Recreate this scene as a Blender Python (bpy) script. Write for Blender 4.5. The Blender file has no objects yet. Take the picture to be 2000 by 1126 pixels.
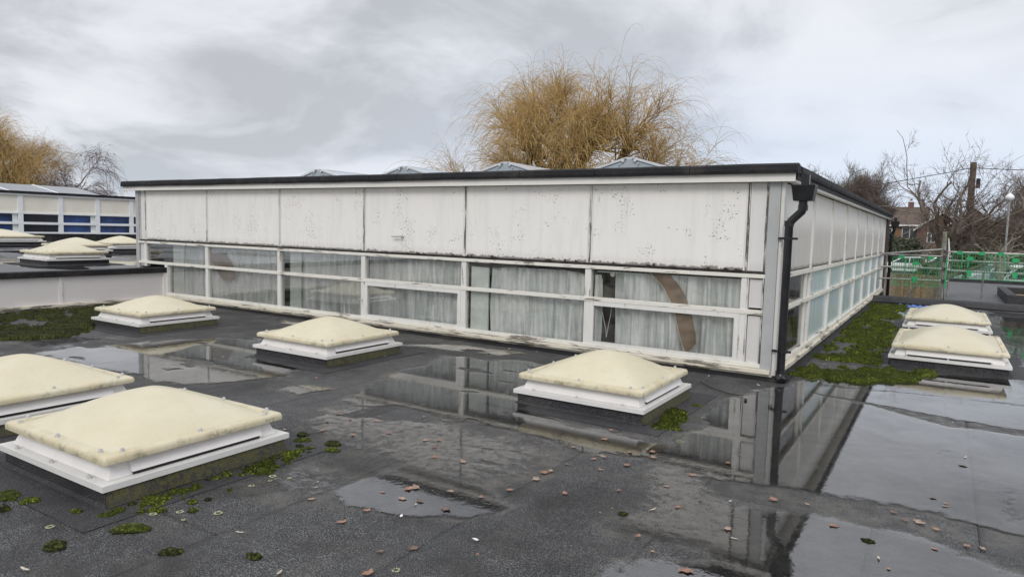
import bpy, bmesh, math, random
import numpy as np
from mathutils import Matrix, Vector, noise as mnoise
rng = np.random.default_rng(7)
random.seed(7)
scene = bpy.context.scene
COL = scene.collection

# ------------------------------------------------------------------ camera
CAM = np.array([1.53424, -8.00586, 1.6])
cam_d = bpy.data.cameras.new('camera'); cam = bpy.data.objects.new('camera', cam_d); COL.objects.link(cam)
cam_d.sensor_width = 36; cam_d.lens = 36 * 1343.3 / 2000; cam_d.clip_start = .05; cam_d.clip_end = 3000
Rr = (0.8465663, 0.5316535, 0.0258826); Rd = (0.0672201, -0.0585469, -0.9960189); Rf = (-0.5280217, 0.8449359, -0.0853016)
cam.matrix_world = Matrix(((Rr[0], -Rd[0], -Rf[0], CAM[0]), (Rr[1], -Rd[1], -Rf[1], CAM[1]), (Rr[2], -Rd[2], -Rf[2], CAM[2]), (0, 0, 0, 1)))
scene.camera = cam

# ------------------------------------------------------------------ node helper
class N:
    def __init__(s, tree): s.t = tree
    def n(s, typ, **kw):
        nd = s.t.nodes.new(typ)
        for k, v in kw.items():
            if k.startswith('i_'): pass
            else: setattr(nd, k, v)
        return nd
    def link(s, a, b): s.t.links.new(a, b)
    def setin(s, nd, key, v):
        inp = nd.inputs[key]
        if isinstance(v, bpy.types.NodeSocket): s.link(v, inp)
        else: inp.default_value = v
    def math(s, op, a, b=None, c=None, clamp=False):
        nd = s.n('ShaderNodeMath', operation=op, use_clamp=clamp)
        s.setin(nd, 0, a)
        if b is not None: s.setin(nd, 1, b)
        if c is not None: s.setin(nd, 2, c)
        return nd.outputs[0]
    def pos(s): return s.n('ShaderNodeNewGeometry').outputs['Position']
    def noise(s, vec, scale, detail=3, rough=.55, dist=0, vscale=None):
        if vscale:
            m = s.n('ShaderNodeMapping'); s.link(vec, m.inputs[0]); m.inputs['Scale'].default_value = vscale; vec = m.outputs[0]
        nd = s.n('ShaderNodeTexNoise'); s.link(vec, nd.inputs['Vector'])
        nd.inputs['Scale'].default_value = scale; nd.inputs['Detail'].default_value = detail
        nd.inputs['Roughness'].default_value = rough; nd.inputs['Distortion'].default_value = dist
        return nd.outputs[0]
    def voro(s, vec, scale, feature='F1', out='Distance'):
        nd = s.n('ShaderNodeTexVoronoi', feature=feature); s.link(vec, nd.inputs['Vector']); nd.inputs['Scale'].default_value = scale
        return nd.outputs[out]
    def step(s, v, a, b):
        nd = s.n('ShaderNodeMapRange', clamp=True); nd.interpolation_type = 'SMOOTHSTEP'
        s.setin(nd, 0, v); s.setin(nd, 1, a); s.setin(nd, 2, b)
        return nd.outputs[0]
    def lin(s, v, a, b, c, d):
        nd = s.n('ShaderNodeMapRange', clamp=True); s.setin(nd, 0, v)
        for i, q in enumerate((a, b, c, d)): s.setin(nd, i + 1, q)
        return nd.outputs[0]
    def mix(s, f, a, b):
        nd = s.n('ShaderNodeMix', data_type='RGBA')
        s.setin(nd, 0, f)
        for k, v in ((6, a), (7, b)):
            if isinstance(v, bpy.types.NodeSocket): s.link(v, nd.inputs[k])
            else: nd.inputs[k].default_value = (*v, 1) if len(v) == 3 else v
        return nd.outputs[2]
    def attr(s, name): return s.n('ShaderNodeAttribute', attribute_name=name).outputs['Fac']
    def bump(s, h, strength=.3, dist=.01, normal=None):
        nd = s.n('ShaderNodeBump'); s.link(h, nd.inputs['Height'])
        s.setin(nd, 'Strength', strength); nd.inputs['Distance'].default_value = dist
        if normal is not None: s.link(normal, nd.inputs['Normal'])
        return nd.outputs[0]
    def sep(s, v):
        nd = s.n('ShaderNodeSeparateXYZ'); s.link(v, nd.inputs[0]); return nd.outputs

def new_mat(name):
    m = bpy.data.materials.new(name); m.use_nodes = True
    t = m.node_tree; t.nodes.clear(); g = N(t)
    out = g.n('ShaderNodeOutputMaterial')
    return m, g, out
def principled(g, out, color, rough=.5, normal=None, **kw):
    p = g.n('ShaderNodeBsdfPrincipled')
    if isinstance(color, bpy.types.NodeSocket): g.link(color, p.inputs['Base Color'])
    else: p.inputs['Base Color'].default_value = (*color, 1)
    g.setin(p, 'Roughness', rough)
    if normal is not None: g.link(normal, p.inputs['Normal'])
    for k, v in kw.items():
        g.setin(p, k.replace('_', ' '), v)
    g.link(p.outputs[0], out.inputs[0])
    return p
def simple(name, c, rough=.5, var=.15, scale=6, metallic=0, bump=0, bscale=60):
    m, g, out = new_mat(name); P = g.pos()
    f = g.noise(P, scale, 4)
    col = g.mix(g.step(f, .3, .7), tuple(v * (1 - var) for v in c), tuple(min(1, v * (1 + var)) for v in c))
    nb = g.bump(g.noise(P, bscale, 3), bump, .005) if bump else None
    principled(g, out, col, rough, nb, Metallic=metallic)
    return m

# ------------------------------------------------------------------ world, sun, exposure
world = bpy.data.worlds.new('World'); scene.world = world; world.use_nodes = True
wt = world.node_tree; wt.nodes.clear(); g = N(wt)
SUN_EL, SUN_AZ = math.radians(38), math.radians(160)      # azimuth measured clockwise from +Y
wo = g.n('ShaderNodeOutputWorld')
sky = g.n('ShaderNodeTexSky', sky_type='NISHITA'); sky.sun_disc = False; sky.sun_elevation = SUN_EL; sky.sun_rotation = SUN_AZ
b1 = g.n('ShaderNodeBackground'); g.link(sky.outputs[0], b1.inputs[0]); b1.inputs[1].default_value = .05
D = g.n('ShaderNodeTexCoord').outputs['Generated']
sx, sy, sz = g.sep(D)
den = g.math('ADD', g.math('MAXIMUM', sz, 0.0), .30)
cv = g.n('ShaderNodeCombineXYZ')
g.link(g.math('DIVIDE', sx, den), cv.inputs[0]); g.link(g.math('DIVIDE', sy, den), cv.inputs[1]); cv.inputs[2].default_value = 1.7
n1 = g.noise(cv.outputs[0], 1.7, 9, .54, .4)
n2 = g.noise(cv.outputs[0], .5, 3, .5, .3)
cl = g.math('ADD', g.math('MULTIPLY', n1, .62), g.math('MULTIPLY', n2, .38))
cc = g.n('ShaderNodeValToRGB'); g.link(cl, cc.inputs[0])
e = cc.color_ramp.elements
e[0].position = .42; e[0].color = (.405, .418, .445, 1)
e[1].position = .58; e[1].color = (.66, .67, .70, 1)
k = e.new(.468); k.color = (.49, .503, .535, 1)
k = e.new(.515); k.color = (.60, .612, .645, 1)
# the clearer strip low in the sky to the right is bluer
bl = g.math('MULTIPLY', g.step(sz, .34, .02), g.step(g.math('SUBTRACT', g.math('MULTIPLY', sy, .9), g.math('MULTIPLY', sx, .1)), .62, .95))
col = g.mix(g.math('MULTIPLY', bl, .55), cc.outputs[0], (.50, .60, .76))
low = g.step(sz, .16, .0)
col = g.mix(g.math('MULTIPLY', low, .3), col, (.44, .52, .64))
gain = g.lin(sz, .3, 1.0, 1.0, 1.75)        # overcast sky: brighter overhead
gnd = g.step(sz, -.02, -.12)
b2 = g.n('ShaderNodeBackground')
col = g.mix(gnd, col, (.12, .12, .11))
g.link(col, b2.inputs[0]); g.link(g.math('MULTIPLY', gain, 1.12), b2.inputs[1])
ad = g.n('ShaderNodeMixShader'); ad.inputs[0].default_value = .93
g.link(b1.outputs[0], ad.inputs[1]); g.link(b2.outputs[0], ad.inputs[2]); g.link(ad.outputs[0], wo.inputs[0])
sd = bpy.data.lights.new('sun', 'SUN'); sd.energy = 1.1; sd.angle = math.radians(25); sd.color = (1, .965, .91)
so = bpy.data.objects.new('sun', sd); COL.objects.link(so)
sv = Vector((math.sin(SUN_AZ) * math.cos(SUN_EL), math.cos(SUN_AZ) * math.cos(SUN_EL), math.sin(SUN_EL)))
so.rotation_euler = sv.to_track_quat('Z', 'Y').to_euler()
scene.view_settings.view_transform = 'Standard'; scene.view_settings.look = 'None'
scene.view_settings.exposure = 0.3; scene.view_settings.gamma = 1
scene.render.engine = 'CYCLES'
scene.cycles.max_bounces = 8; scene.cycles.transparent_max_bounces = 16

# ------------------------------------------------------------------ mesh helpers
def tag(o, label=None, cat=None, group=None, kind=None):
    if label: o['label'] = label
    if cat: o['category'] = cat
    if group: o['group'] = group
    if kind: o['kind'] = kind
    return o
def empty(name, loc, label, cat, group=None, rz=0):
    o = bpy.data.objects.new(name, None); COL.objects.link(o); o.location = loc; o.rotation_euler = (0, 0, rz); o.empty_display_size = .2
    return tag(o, label, cat, group)
def link_mesh(name, me, parent=None, kind=None):
    o = bpy.data.objects.new(name, me); COL.objects.link(o)
    if parent is not None: o.parent = parent
    if kind: o['kind'] = kind
    return o
def shared(o, name, parent=None, loc=None, rot=None, scale=None):
    c = o.copy(); c.name = name; COL.objects.link(c)
    if parent is not None: c.parent = parent
    if loc is not None: c.location = loc
    if rot is not None: c.rotation_euler = rot
    if scale is not None: c.scale = scale
    return c
def mesh_arrays(name, V, F, m, smooth=False):
    V = np.asarray(V, dtype=np.float32); F = np.asarray(F, dtype=np.int32)
    me = bpy.data.meshes.new(name); nv = len(V); nf, k = F.shape
    me.vertices.add(nv); me.vertices.foreach_set('co', V.ravel())
    me.loops.add(nf * k); me.loops.foreach_set('vertex_index', F.ravel())
    me.polygons.add(nf); me.polygons.foreach_set('loop_start', np.arange(0, nf * k, k, dtype=np.int32))
    me.polygons.foreach_set('loop_total', np.full(nf, k, dtype=np.int32))
    if smooth: me.polygons.foreach_set('use_smooth', np.ones(nf, dtype=bool))
    me.update(calc_edges=True); me.materials.append(m)
    return me
class MB:
    def __init__(s): s.v = []; s.f = []
    def box(s, x0, x1, y0, y1, z0, z1, top=None):
        b = len(s.v); tx = ty = 0
        if top: tx, ty = top
        s.v += [(x0, y0, z0), (x1, y0, z0), (x1, y1, z0), (x0, y1, z0), (x0 + tx, y0 + ty, z1), (x1 - tx, y0 + ty, z1), (x1 - tx, y1 - ty, z1), (x0 + tx, y1 - ty, z1)]
        s.f += [tuple(b + i for i in q) for q in ((0, 3, 2, 1), (4, 5, 6, 7), (0, 1, 5, 4), (1, 2, 6, 5), (2, 3, 7, 6), (3, 0, 4, 7))]
        return s
    def poly(s, pts): b = len(s.v); s.v += [tuple(p) for p in pts]; s.f.append(tuple(range(b, b + len(pts)))); return s
    def prism(s, pts, d):   # extrude polygon pts by vector d
        b = len(s.v); n = len(pts); s.v += [tuple(p) for p in pts]; s.v += [(p[0] + d[0], p[1] + d[1], p[2] + d[2]) for p in pts]
        s.f.append(tuple(range(b, b + n))[::-1]); s.f.append(tuple(range(b + n, b + 2 * n)))
        for i in range(n): j = (i + 1) % n; s.f.append((b + i, b + j, b + n + j, b + n + i))
        return s
    def tube(s, pts, r, n=10, cap=True):
        pts = [Vector(p) for p in pts]; rr = r if hasattr(r, '__len__') else [r] * len(pts)
        b = len(s.v); up = Vector((0, 0, 1)); prev = None
        for i, p in enumerate(pts):
            if i == 0: t = pts[1] - p
            elif i == len(pts) - 1: t = p - pts[i - 1]
            else: t = (pts[i + 1] - p).normalized() + (p - pts[i - 1]).normalized()
            t.normalize()
            if prev is None:
                a = t.cross(up)
                if a.length < .1: a = t.cross(Vector((1, 0, 0)))
            else: a = prev - t * prev.dot(t)
            a.normalize(); c = t.cross(a); prev = a
            for k in range(n):
                an = 2 * math.pi * k / n
                s.v.append(tuple(p + a * (math.cos(an) * rr[i]) + c * (math.sin(an) * rr[i])))
        for i in range(len(pts) - 1):
            for k in range(n):
                s.f.append((b + i * n + k, b + i * n + (k + 1) % n, b + (i + 1) * n + (k + 1) % n, b + (i + 1) * n + k))
        if cap:
            s.f.append(tuple(b + k for k in range(n))[::-1]); s.f.append(tuple(b + (len(pts) - 1) * n + k for k in range(n)))
        return s
    def build(s, name, m, parent=None, smooth=False, bevel=0, kind=None):
        me = bpy.data.meshes.new(name); me.from_pydata(s.v, [], s.f)
        if bevel:
            bm = bmesh.new(); bm.from_mesh(me)
            bmesh.ops.bevel(bm, geom=list(bm.edges), offset=bevel, segments=2, affect='EDGES', profile=.6)
            bm.to_mesh(me); bm.free()
        me.materials.append(m)
        if smooth:
            for p in me.polygons: p.use_smooth = True
            try: me.set_sharp_from_angle(angle=math.radians(40))
            except Exception: pass
        me.update()
        return link_mesh(name, me, parent, kind)
def bx(name, m, parent, x0, x1, y0, y1, z0, z1, bevel=0, kind=None, loc0=(0, 0, 0)):
    return MB().box(x0 - loc0[0], x1 - loc0[0], y0 - loc0[1], y1 - loc0[1], z0 - loc0[2], z1 - loc0[2]).build(name, m, parent, bevel=bevel, kind=kind)

# value noise in numpy
_tab = rng.random((256, 256)).astype(np.float32)
def vnoise(x, y):
    xi = np.floor(x).astype(int); yi = np.floor(y).astype(int); fx = x - xi; fy = y - yi
    fx = fx * fx * (3 - 2 * fx); fy = fy * fy * (3 - 2 * fy)
    a = _tab[xi & 255, yi & 255]; b = _tab[(xi + 1) & 255, yi & 255]; c = _tab[xi & 255, (yi + 1) & 255]; d = _tab[(xi + 1) & 255, (yi + 1) & 255]
    return (a * (1 - fx) + b * fx) * (1 - fy) + (c * (1 - fx) + d * fx) * fy
def fbm(x, y, s, o=4):
    v = 0; a = .5; t = 0
    for i in range(o): v = v + a * vnoise(x * s + 17.3 * i, y * s + 5.1 * i); t += a; a *= .5; s *= 2.03
    return v / t
def sdf(px, py, poly):
    P = np.array(poly, float); n = len(P); d = np.full(px.shape, 1e9); ins = np.zeros(px.shape, bool)
    for i in range(n):
        a = P[i]; b = P[(i + 1) % n]; e = b - a
        wx = px - a[0]; wy = py - a[1]; t = np.clip((wx * e[0] + wy * e[1]) / (e @ e), 0, 1)
        d = np.minimum(d, (wx - e[0] * t) ** 2 + (wy - e[1] * t) ** 2)
        c = ((a[1] <= py) & (b[1] > py)) | ((b[1] <= py) & (a[1] > py))
        with np.errstate(divide='ignore', invalid='ignore'):
            xx = a[0] + (py - a[1]) / (b[1] - a[1] if b[1] != a[1] else 1e-9) * e[0]
        ins ^= c & (px < xx)
    d = np.sqrt(d); return np.where(ins, -d, d)
def sst(v, a, b):
    t = np.clip((v - a) / (b - a), 0, 1); return t * t * (3 - 2 * t)

# ------------------------------------------------------------------ materials
def felt_mat(name, granule=1.0, base=(.022, .0218, .022), light=(.27, .27, .275), use_attr=True, mossy=0):
    m, g, out = new_mat(name); P = g.pos()
    w = g.attr('wet') if use_attr else None
    gr = g.noise(P, 170 / granule, 2, .7)
    gv = g.voro(P, 210 / granule)
    big = g.noise(P, 1.3, 5, .6); mid = g.noise(P, 7, 5, .65)
    spec = g.math('MULTIPLY', g.step(gr, .50, .64), g.lin(mid, .3, .7, .45, 1.0))
    col = g.mix(spec, base, light)
    col = g.mix(g.math('MULTIPLY', g.step(big, .45, .75), .55), col, tuple(c * .42 for c in base))
    silt = g.step(g.noise(P, 2.1, 6, .7), .5, .68)
    col = g.mix(g.math('MULTIPLY', silt, .35), col, (.085, .078, .066))
    if use_attr:
        tide = g.math('MULTIPLY', g.math('MULTIPLY', g.step(w, .20, .32), g.step(w, .50, .36)), g.step(g.noise(P, 6, 5, .7), .40, .60))
        col = g.mix(g.math('MULTIPLY', tide, .45), col, (.15, .14, .12))
        stain = g.step(g.noise(P, .55, 6, .65, .8), .50, .60)
        col = g.mix(g.math('MULTIPLY', stain, .45), col, (.018, .017, .016))
    if mossy:
        ms = g.step(g.noise(P, 23, 5, .7), .62 - .22 * mossy, .72 - .15 * mossy)
        z = g.sep(P)[2]
        col = g.mix(g.math('MULTIPLY', ms, .8), col, g.mix(g.noise(P, 60, 2), (.028, .03, .012), (.15, .14, .045)))
    if use_attr:
        ws = g.step(g.math('ADD', w, g.math('MULTIPLY', g.math('SUBTRACT', g.math('ADD', g.math('MULTIPLY', mid, .6), g.math('MULTIPLY', gr, .4)), .5), .7)), .30, .66)
        silted = g.mix(g.step(g.noise(P, 11, 5, .7), .35, .7), (.032, .030, .028), (.095, .088, .074))
        col = g.mix(g.math('MULTIPLY', ws, .62), col, silted)
        rough = g.lin(ws, 0, 1, .62, .20)
        rough = g.math('ADD', rough, g.math('MULTIPLY', g.math('SUBTRACT', big, .5), .5))
        bs = g.lin(ws, 0, 1, .8, .16)
    else:
        rough = .68; bs = .7
    nb = g.bump(g.math('ADD', gr, g.math('MULTIPLY', gv, .5)), bs, .0035)
    principled(g, out, col, rough, nb, IOR=1.5, Specular_IOR_Level=(g.lin(ws, 0, 1, .32, .6) if use_attr else .3))
    return m
FELT = felt_mat('roofing_felt')
FELT_D = felt_mat('dark_edge_felt', 1.3, (.009, .009, .011), (.05, .05, .056), False)
FELT_K = felt_mat('kerb_felt', 1.2, (.024, .024, .026), (.14, .14, .15), False)
FELT_M = felt_mat('mossy_kerb_felt', 1.2, (.036, .034, .032), (.15, .14, .11), False, mossy=1)
FELT_W = felt_mat('far_felt', 2.5, (.055, .057, .062), (.17, .175, .185), False)

def water_mat():
    m, g, out = new_mat('standing_water'); P = g.pos(); w = g.attr('wet')
    wave = g.bump(g.noise(P, 26, 3, .5, .4), .05, .004)
    fr = g.n('ShaderNodeFresnel'); fr.inputs[0].default_value = 1.62; g.link(wave, fr.inputs['Normal'])
    grain = g.noise(P, 120, 3, .7); mid = g.noise(P, 14, 4, .6)
    t = g.math('ADD', w, g.math('ADD', g.math('MULTIPLY', g.math('SUBTRACT', grain, .5), .75), g.math('MULTIPLY', g.math('SUBTRACT', mid, .5), .55)))
    a = g.step(t, .40, .60)
    fac = g.math('MULTIPLY', a, g.math('ADD', g.math('MULTIPLY', fr.outputs[0], 1.25), .10), clamp=True)
    fac = g.math('MULTIPLY', fac, g.lin(g.noise(P, 1.6, 7, .7, .5), .36, .60, .74, 1.0))
    tr = g.n('ShaderNodeBsdfTransparent'); tr.inputs[0].default_value = (1, 1, 1, 1)
    gl = g.n('ShaderNodeBsdfGlossy'); gl.inputs['Roughness'].default_value = .015; g.link(wave, gl.inputs['Normal'])
    mx = g.n('ShaderNodeMixShader'); g.link(fac, mx.inputs[0]); g.link(tr.outputs[0], mx.inputs[1]); g.link(gl.outputs[0], mx.inputs[2])
    g.link(mx.outputs[0], out.inputs[0]); return m
WATER = water_mat()

def paint_mat(name, base=(.70, .68, .65), amount=.5, vscale=(1, 1, .15), wood=(.23, .2, .17), scale=22, rust=0.0):
    m, g, out = new_mat(name); P = g.pos()
    n = g.noise(P, scale, 6, .72, .2, vscale); n2 = g.noise(P, 3, 4)
    t = g.math('ADD', n, g.math('MULTIPLY', g.math('SUBTRACT', n2, .5), .4))
    th = .74 - .22 * amount
    pk = g.step(t, th, th + .025); edge = g.step(t, th - .05, th)
    dirt = g.step(g.noise(P, 9, 5, .6), .4, .75)
    col = g.mix(g.math('MULTIPLY', dirt, .22), base, tuple(c * s for c, s in zip(base, (.72, .7, .62))))
    fine = g.noise(P, 240, 2, .6, 0, vscale)
    wc = g.mix(fine, tuple(c * .55 for c in wood), tuple(min(1, c * 1.5) for c in wood))
    col = g.mix(g.math('MULTIPLY', edge, .25), col, (.42, .37, .28))
    col = g.mix(pk, col, wc)
    nb = g.bump(g.math('SUBTRACT', g.math('MULTIPLY', fine, .15), pk), .5, .004)
    principled(g, out, col, g.lin(pk, 0, 1, .45, .8), nb)
    return m
PAINT_H = paint_mat('peeling_rail_paint', (.76, .74, .68), .62, (.12, 1, 1.2))
PAINT_HY = paint_mat('peeling_side_rail_paint', (.74, .71, .64), .66, (1, .12, 1.2))
PAINT_SILL = paint_mat('rotten_sill_paint', (.72, .67, .56), .95, (.1, 1, 1.4), (.17, .155, .13))
PAINT_SILLY = paint_mat('rotten_side_sill_paint', (.70, .65, .54), .9, (1, .1, 1.4), (.17, .155, .13))
PAINT_V = paint_mat('peeling_mullion_paint', (.74, .73, .70), .45, (1.2, 1.2, .1))
PAINT_J = paint_mat('bare_joint_cover_paint', (.70, .68, .66), 1.05, (1.4, 1.4, .09), (.12, .11, .10))
PAINT_CLEAN = paint_mat('fascia_paint', (.80, .78, .74), .05, (.2, .2, 1))
WHITE_CLEAN = simple('white_plastic', (.80, .82, .84), .35, .03)

def panel_mat(name, base, streak, pits, grime):
    m, g, out = new_mat(name); P = g.pos(); z = g.sep(P)[2]
    st = g.noise(P, 5, 7, .72, .3, (1.5, 1.5, .16))
    fine = g.noise(P, 24, 6, .75, .3, (1, 1, .42)); big = g.noise(P, .9, 3)
    col = g.mix(g.math('MULTIPLY', g.step(st, .42, .78), streak), base, (.50, .49, .48))
    col = g.mix(g.math('MULTIPLY', g.step(fine, .56, .74), streak * .75), col, (.36, .355, .345))
    # grime that has settled in vertical washes over the lower middle of the boards
    gz = g.math('MULTIPLY', g.step(g.math('ADD', z, g.math('MULTIPLY', g.math('SUBTRACT', st, .5), .35)), 1.90, 1.60), g.lin(st, .25, .65, .55, 1))
    col = g.mix(g.math('MULTIPLY', gz, grime), col, (.45, .43, .40))
    cluster = g.step(g.noise(P, 2.3, 4, .65), .48, .60)
    pn = g.noise(P, 42, 3, .6); lim = g.lin(cluster, 0, 1, .77, .62)
    pit = g.math('MULTIPLY', g.math('GREATER_THAN', pn, lim), pits)
    halo = g.math('MULTIPLY', g.step(pn, g.math('SUBTRACT', lim, .07), lim), .5 * pits)
    col = g.mix(halo, col, (.33, .32, .31)); col = g.mix(g.math('MULTIPLY', pit, .9), col, (.035, .033, .03))
    low = g.math('ADD', z, g.math('MULTIPLY', g.math('SUBTRACT', g.noise(P, 11, 6, .75), .5), .16))
    if pits: col = g.mix(g.math('MULTIPLY', g.step(low, 1.235, 1.222), .85), col, (.10, .085, .07))
    col = g.mix(g.math('MULTIPLY', g.step(low, 1.34, 1.21), .25), col, (.40, .38, .34))
    nb = g.bump(g.math('SUBTRACT', g.math('MULTIPLY', g.noise(P, 70, 3), .2), pit), .4, .003)
    principled(g, out, col, .5, nb); return m
PANEL = panel_mat('weathered_white_board', (.85, .83, .80), .26, 1.0, 0.0)
PANEL_C = panel_mat('clean_white_board', (.72, .705, .70), .15, .0, 0.0)
PANEL_S = panel_mat('grimy_side_board', (.82, .80, .77), .2, .25, .85)
PANEL_P = panel_mat('pinkish_parapet_board', (.78, .74, .745), .1, 0.0, 0.0)
PANEL_W = simple('cream_wing_board', (.80, .77, .67), .5, .04, 2)
TORN = simple('torn_black_felt', (.035, .03, .028), .8, .4, 40, bump=.5)
ZINC = simple('grey_corner_metal', (.42, .43, .43), .5, .06, 4)
DARK_GAP = simple('dark_gap', (.02, .02, .02), .8, .1)
BLACKP = simple('black_plastic', (.013, .013, .015), .28, .3, 12)
INTER = simple('dim_interior', (.10, .09, .08), .8, .3, 1.5)
CORD = simple('white_cord', (.7, .7, .68), .6, .05)
BOARD = simple('sagging_brown_board', (.23, .16, .11), .7, .25, 5, bump=.2)
BOARD_E = simple('pale_board_edge', (.6, .55, .48), .7, .1)
TIMBER = simple('interior_timber', (.45, .32, .16), .6, .2, 8)

def glass_mat(name, tint=(.975, .98, .975), ior=1.52, base=.01, dirt=.05):
    m, g, out = new_mat(name); P = g.pos()
    fr = g.n('ShaderNodeFresnel'); fr.inputs[0].default_value = ior
    wv = g.bump(g.noise(P, 1.3, 2), .02, .02)
    tr = g.n('ShaderNodeBsdfTransparent'); tr.inputs[0].default_value = (*tint, 1)
    gl = g.n('ShaderNodeBsdfGlossy'); gl.inputs['Roughness'].default_value = .0; g.link(wv, gl.inputs['Normal'])
    mx = g.n('ShaderNodeMixShader'); g.link(g.math('ADD', g.math('MULTIPLY', fr.outputs[0], .55), base, clamp=True), mx.inputs[0])
    g.link(tr.outputs[0], mx.inputs[1]); g.link(gl.outputs[0], mx.inputs[2])
    df = g.n('ShaderNodeBsdfDiffuse'); df.inputs[0].default_value = (.5, .5, .46, 1)
    d2 = g.n('ShaderNodeMixShader'); g.link(g.math('MULTIPLY', g.step(g.noise(P, 3.5, 6, .7), .35, .8), dirt * 2), d2.inputs[0])
    g.link(mx.outputs[0], d2.inputs[1]); g.link(df.outputs[0], d2.inputs[2])
    g.link(d2.outputs[0], out.inputs[0]); return m
GLASS = glass_mat('window_glass')
def frosted():
    m, g, out = new_mat('frosted_glass'); P = g.pos()
    n = g.noise(P, 5, 4, .6, 0, (1, 1.6, .2))
    col = g.mix(g.step(n, .3, .7), (.48, .60, .61), (.60, .70, .70))
    principled(g, out, col, .22, None); return m
FROST = frosted()
def curtain_mat():
    m, g, out = new_mat('grey_curtain_cloth'); P = g.pos()
    n = g.noise(P, 6, 4, .6, 0, (1.5, 1, .2))
    n = g.math('ADD', g.math('MULTIPLY', n, .5), g.math('MULTIPLY', g.noise(P, 17, 4, .6, 0, (1.6, 1, .05)), .5))
    col = g.mix(g.step(n, .36, .64), (.48, .51, .50), (.88, .885, .88))  # vertical tone streaks paint shading of the folds into the aged cloth colour
    stain = g.step(g.noise(P, 3.2, 5, .6), .6, .75)
    col = g.mix(g.math('MULTIPLY', stain, .25), col, (.32, .33, .29))
    principled(g, out, col, .9, None); return m
CURT = curtain_mat()
BLIND = simple('pale_end_board', (.70, .74, .71), .7, .06)
def dome_mat():
    m, g, out = new_mat('cream_dome_plastic'); P = g.pos()
    n = g.noise(P, 3, 5, .6); f = g.noise(P, 18, 5, .7)
    col = g.mix(g.step(n, .3, .75), (.62, .57, .42), (.58, .52, .36))
    col = g.mix(g.math('MULTIPLY', g.step(f, .52, .76), .35), col, (.46, .40, .27))
    run = g.noise(P, 7, 6, .75, .6)
    col = g.mix(g.math('MULTIPLY', g.step(run, .55, .72), .3), col, (.50, .45, .33))
    gn = g.noise(P, 240, 2)
    principled(g, out, col, .36, g.bump(gn, .08, .002)); return m
DOME = dome_mat()
def rim_mat():
    m, g, out = new_mat('weathered_dome_rim'); P = g.pos()
    f = g.noise(P, 9, 7, .75); f2 = g.noise(P, 60, 3, .7)
    col = g.mix(g.step(g.noise(P, 4, 4), .3, .7), (.63, .58, .43), (.56, .49, .33))
    t = g.math('ADD', f, g.math('MULTIPLY', f2, .3))
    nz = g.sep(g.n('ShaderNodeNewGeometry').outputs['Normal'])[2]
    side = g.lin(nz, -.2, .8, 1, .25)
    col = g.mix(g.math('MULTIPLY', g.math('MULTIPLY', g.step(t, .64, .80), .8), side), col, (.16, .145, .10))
    principled(g, out, col, .5, g.bump(f2, .15, .003)); return m
RIM = rim_mat()
UPVC = simple('pale_plastic_frame', (.74, .72, .71), .38, .04, 5)
UPVC_G = paint_mat('flange_plastic', (.70, .69, .67), .12, (1, 1, 1), (.25, .23, .21))
GREY_CAP = simple('grey_bolt_cap', (.50, .50, .51), .35, .04)
def moss_mat(name, a, b):
    m, g, out = new_mat(name); P = g.pos()
    n = g.noise(P, 5, 5, .7); f = g.noise(P, 55, 3, .7)
    col = g.mix(g.step(n, .38, .66), a, b)
    col = g.mix(g.step(f, .45, .72), tuple(0.3 * c for c in a), col)
    col = g.mix(g.step(g.noise(P, 14, 4, .7), .58, .68), col, (.035, .028, .014))
    principled(g, out, col, .85, g.bump(g.noise(P, 170, 3, .8), 1, .012), **{'Specular_IOR_Level': .2}); return m
MOSS = moss_mat('green_moss', (.11, .15, .016), (.34, .40, .045))
MOSS_D = moss_mat('dark_moss', (.055, .065, .016), (.17, .21, .03))

# ------------------------------------------------------------------ terrain
def terrain():
    n = 120; xs = np.concatenate([np.linspace(-700, -80, 20), np.linspace(-70, 70, 70), np.linspace(80, 700, 20)])
    ys = np.concatenate([np.linspace(-300, -20, 12), np.linspace(-10, 140, 75), np.linspace(150, 1200, 24)])
    X, Y = np.meshgrid(xs, ys, indexing='ij')
    Z = -3.0 + 1.7 * sst(Y, 30, 62) + .6 * sst(Y, 62, 90) + .25 * (fbm(X, Y, .05) - .5)
    V = np.stack([X, Y, Z], -1).reshape(-1, 3); a, b = X.shape
    I = np.arange(a * b).reshape(a, b)
    F = np.stack([I[:-1, :-1], I[1:, :-1], I[1:, 1:], I[:-1, 1:]], -1).reshape(-1, 4)
    m, g, out = new_mat('grass_and_tarmac'); P = g.pos()
    t = g.step(g.noise(P, .06, 4), .46, .52)
    col = g.mix(t, g.mix(g.noise(P, 2, 5), (.045, .06, .025), (.08, .095, .04)), g.mix(g.noise(P, 3, 4), (.05, .05, .05), (.085, .083, .08)))
    principled(g, out, col, .85)
    return link_mesh('ground', mesh_arrays('ground', V, F, m, True), kind='structure')
terrain()
TZ = lambda y: float(-3.0 + 1.7 * sst(np.array(y), 30, 62) + .6 * sst(np.array(y), 62, 90))

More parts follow.
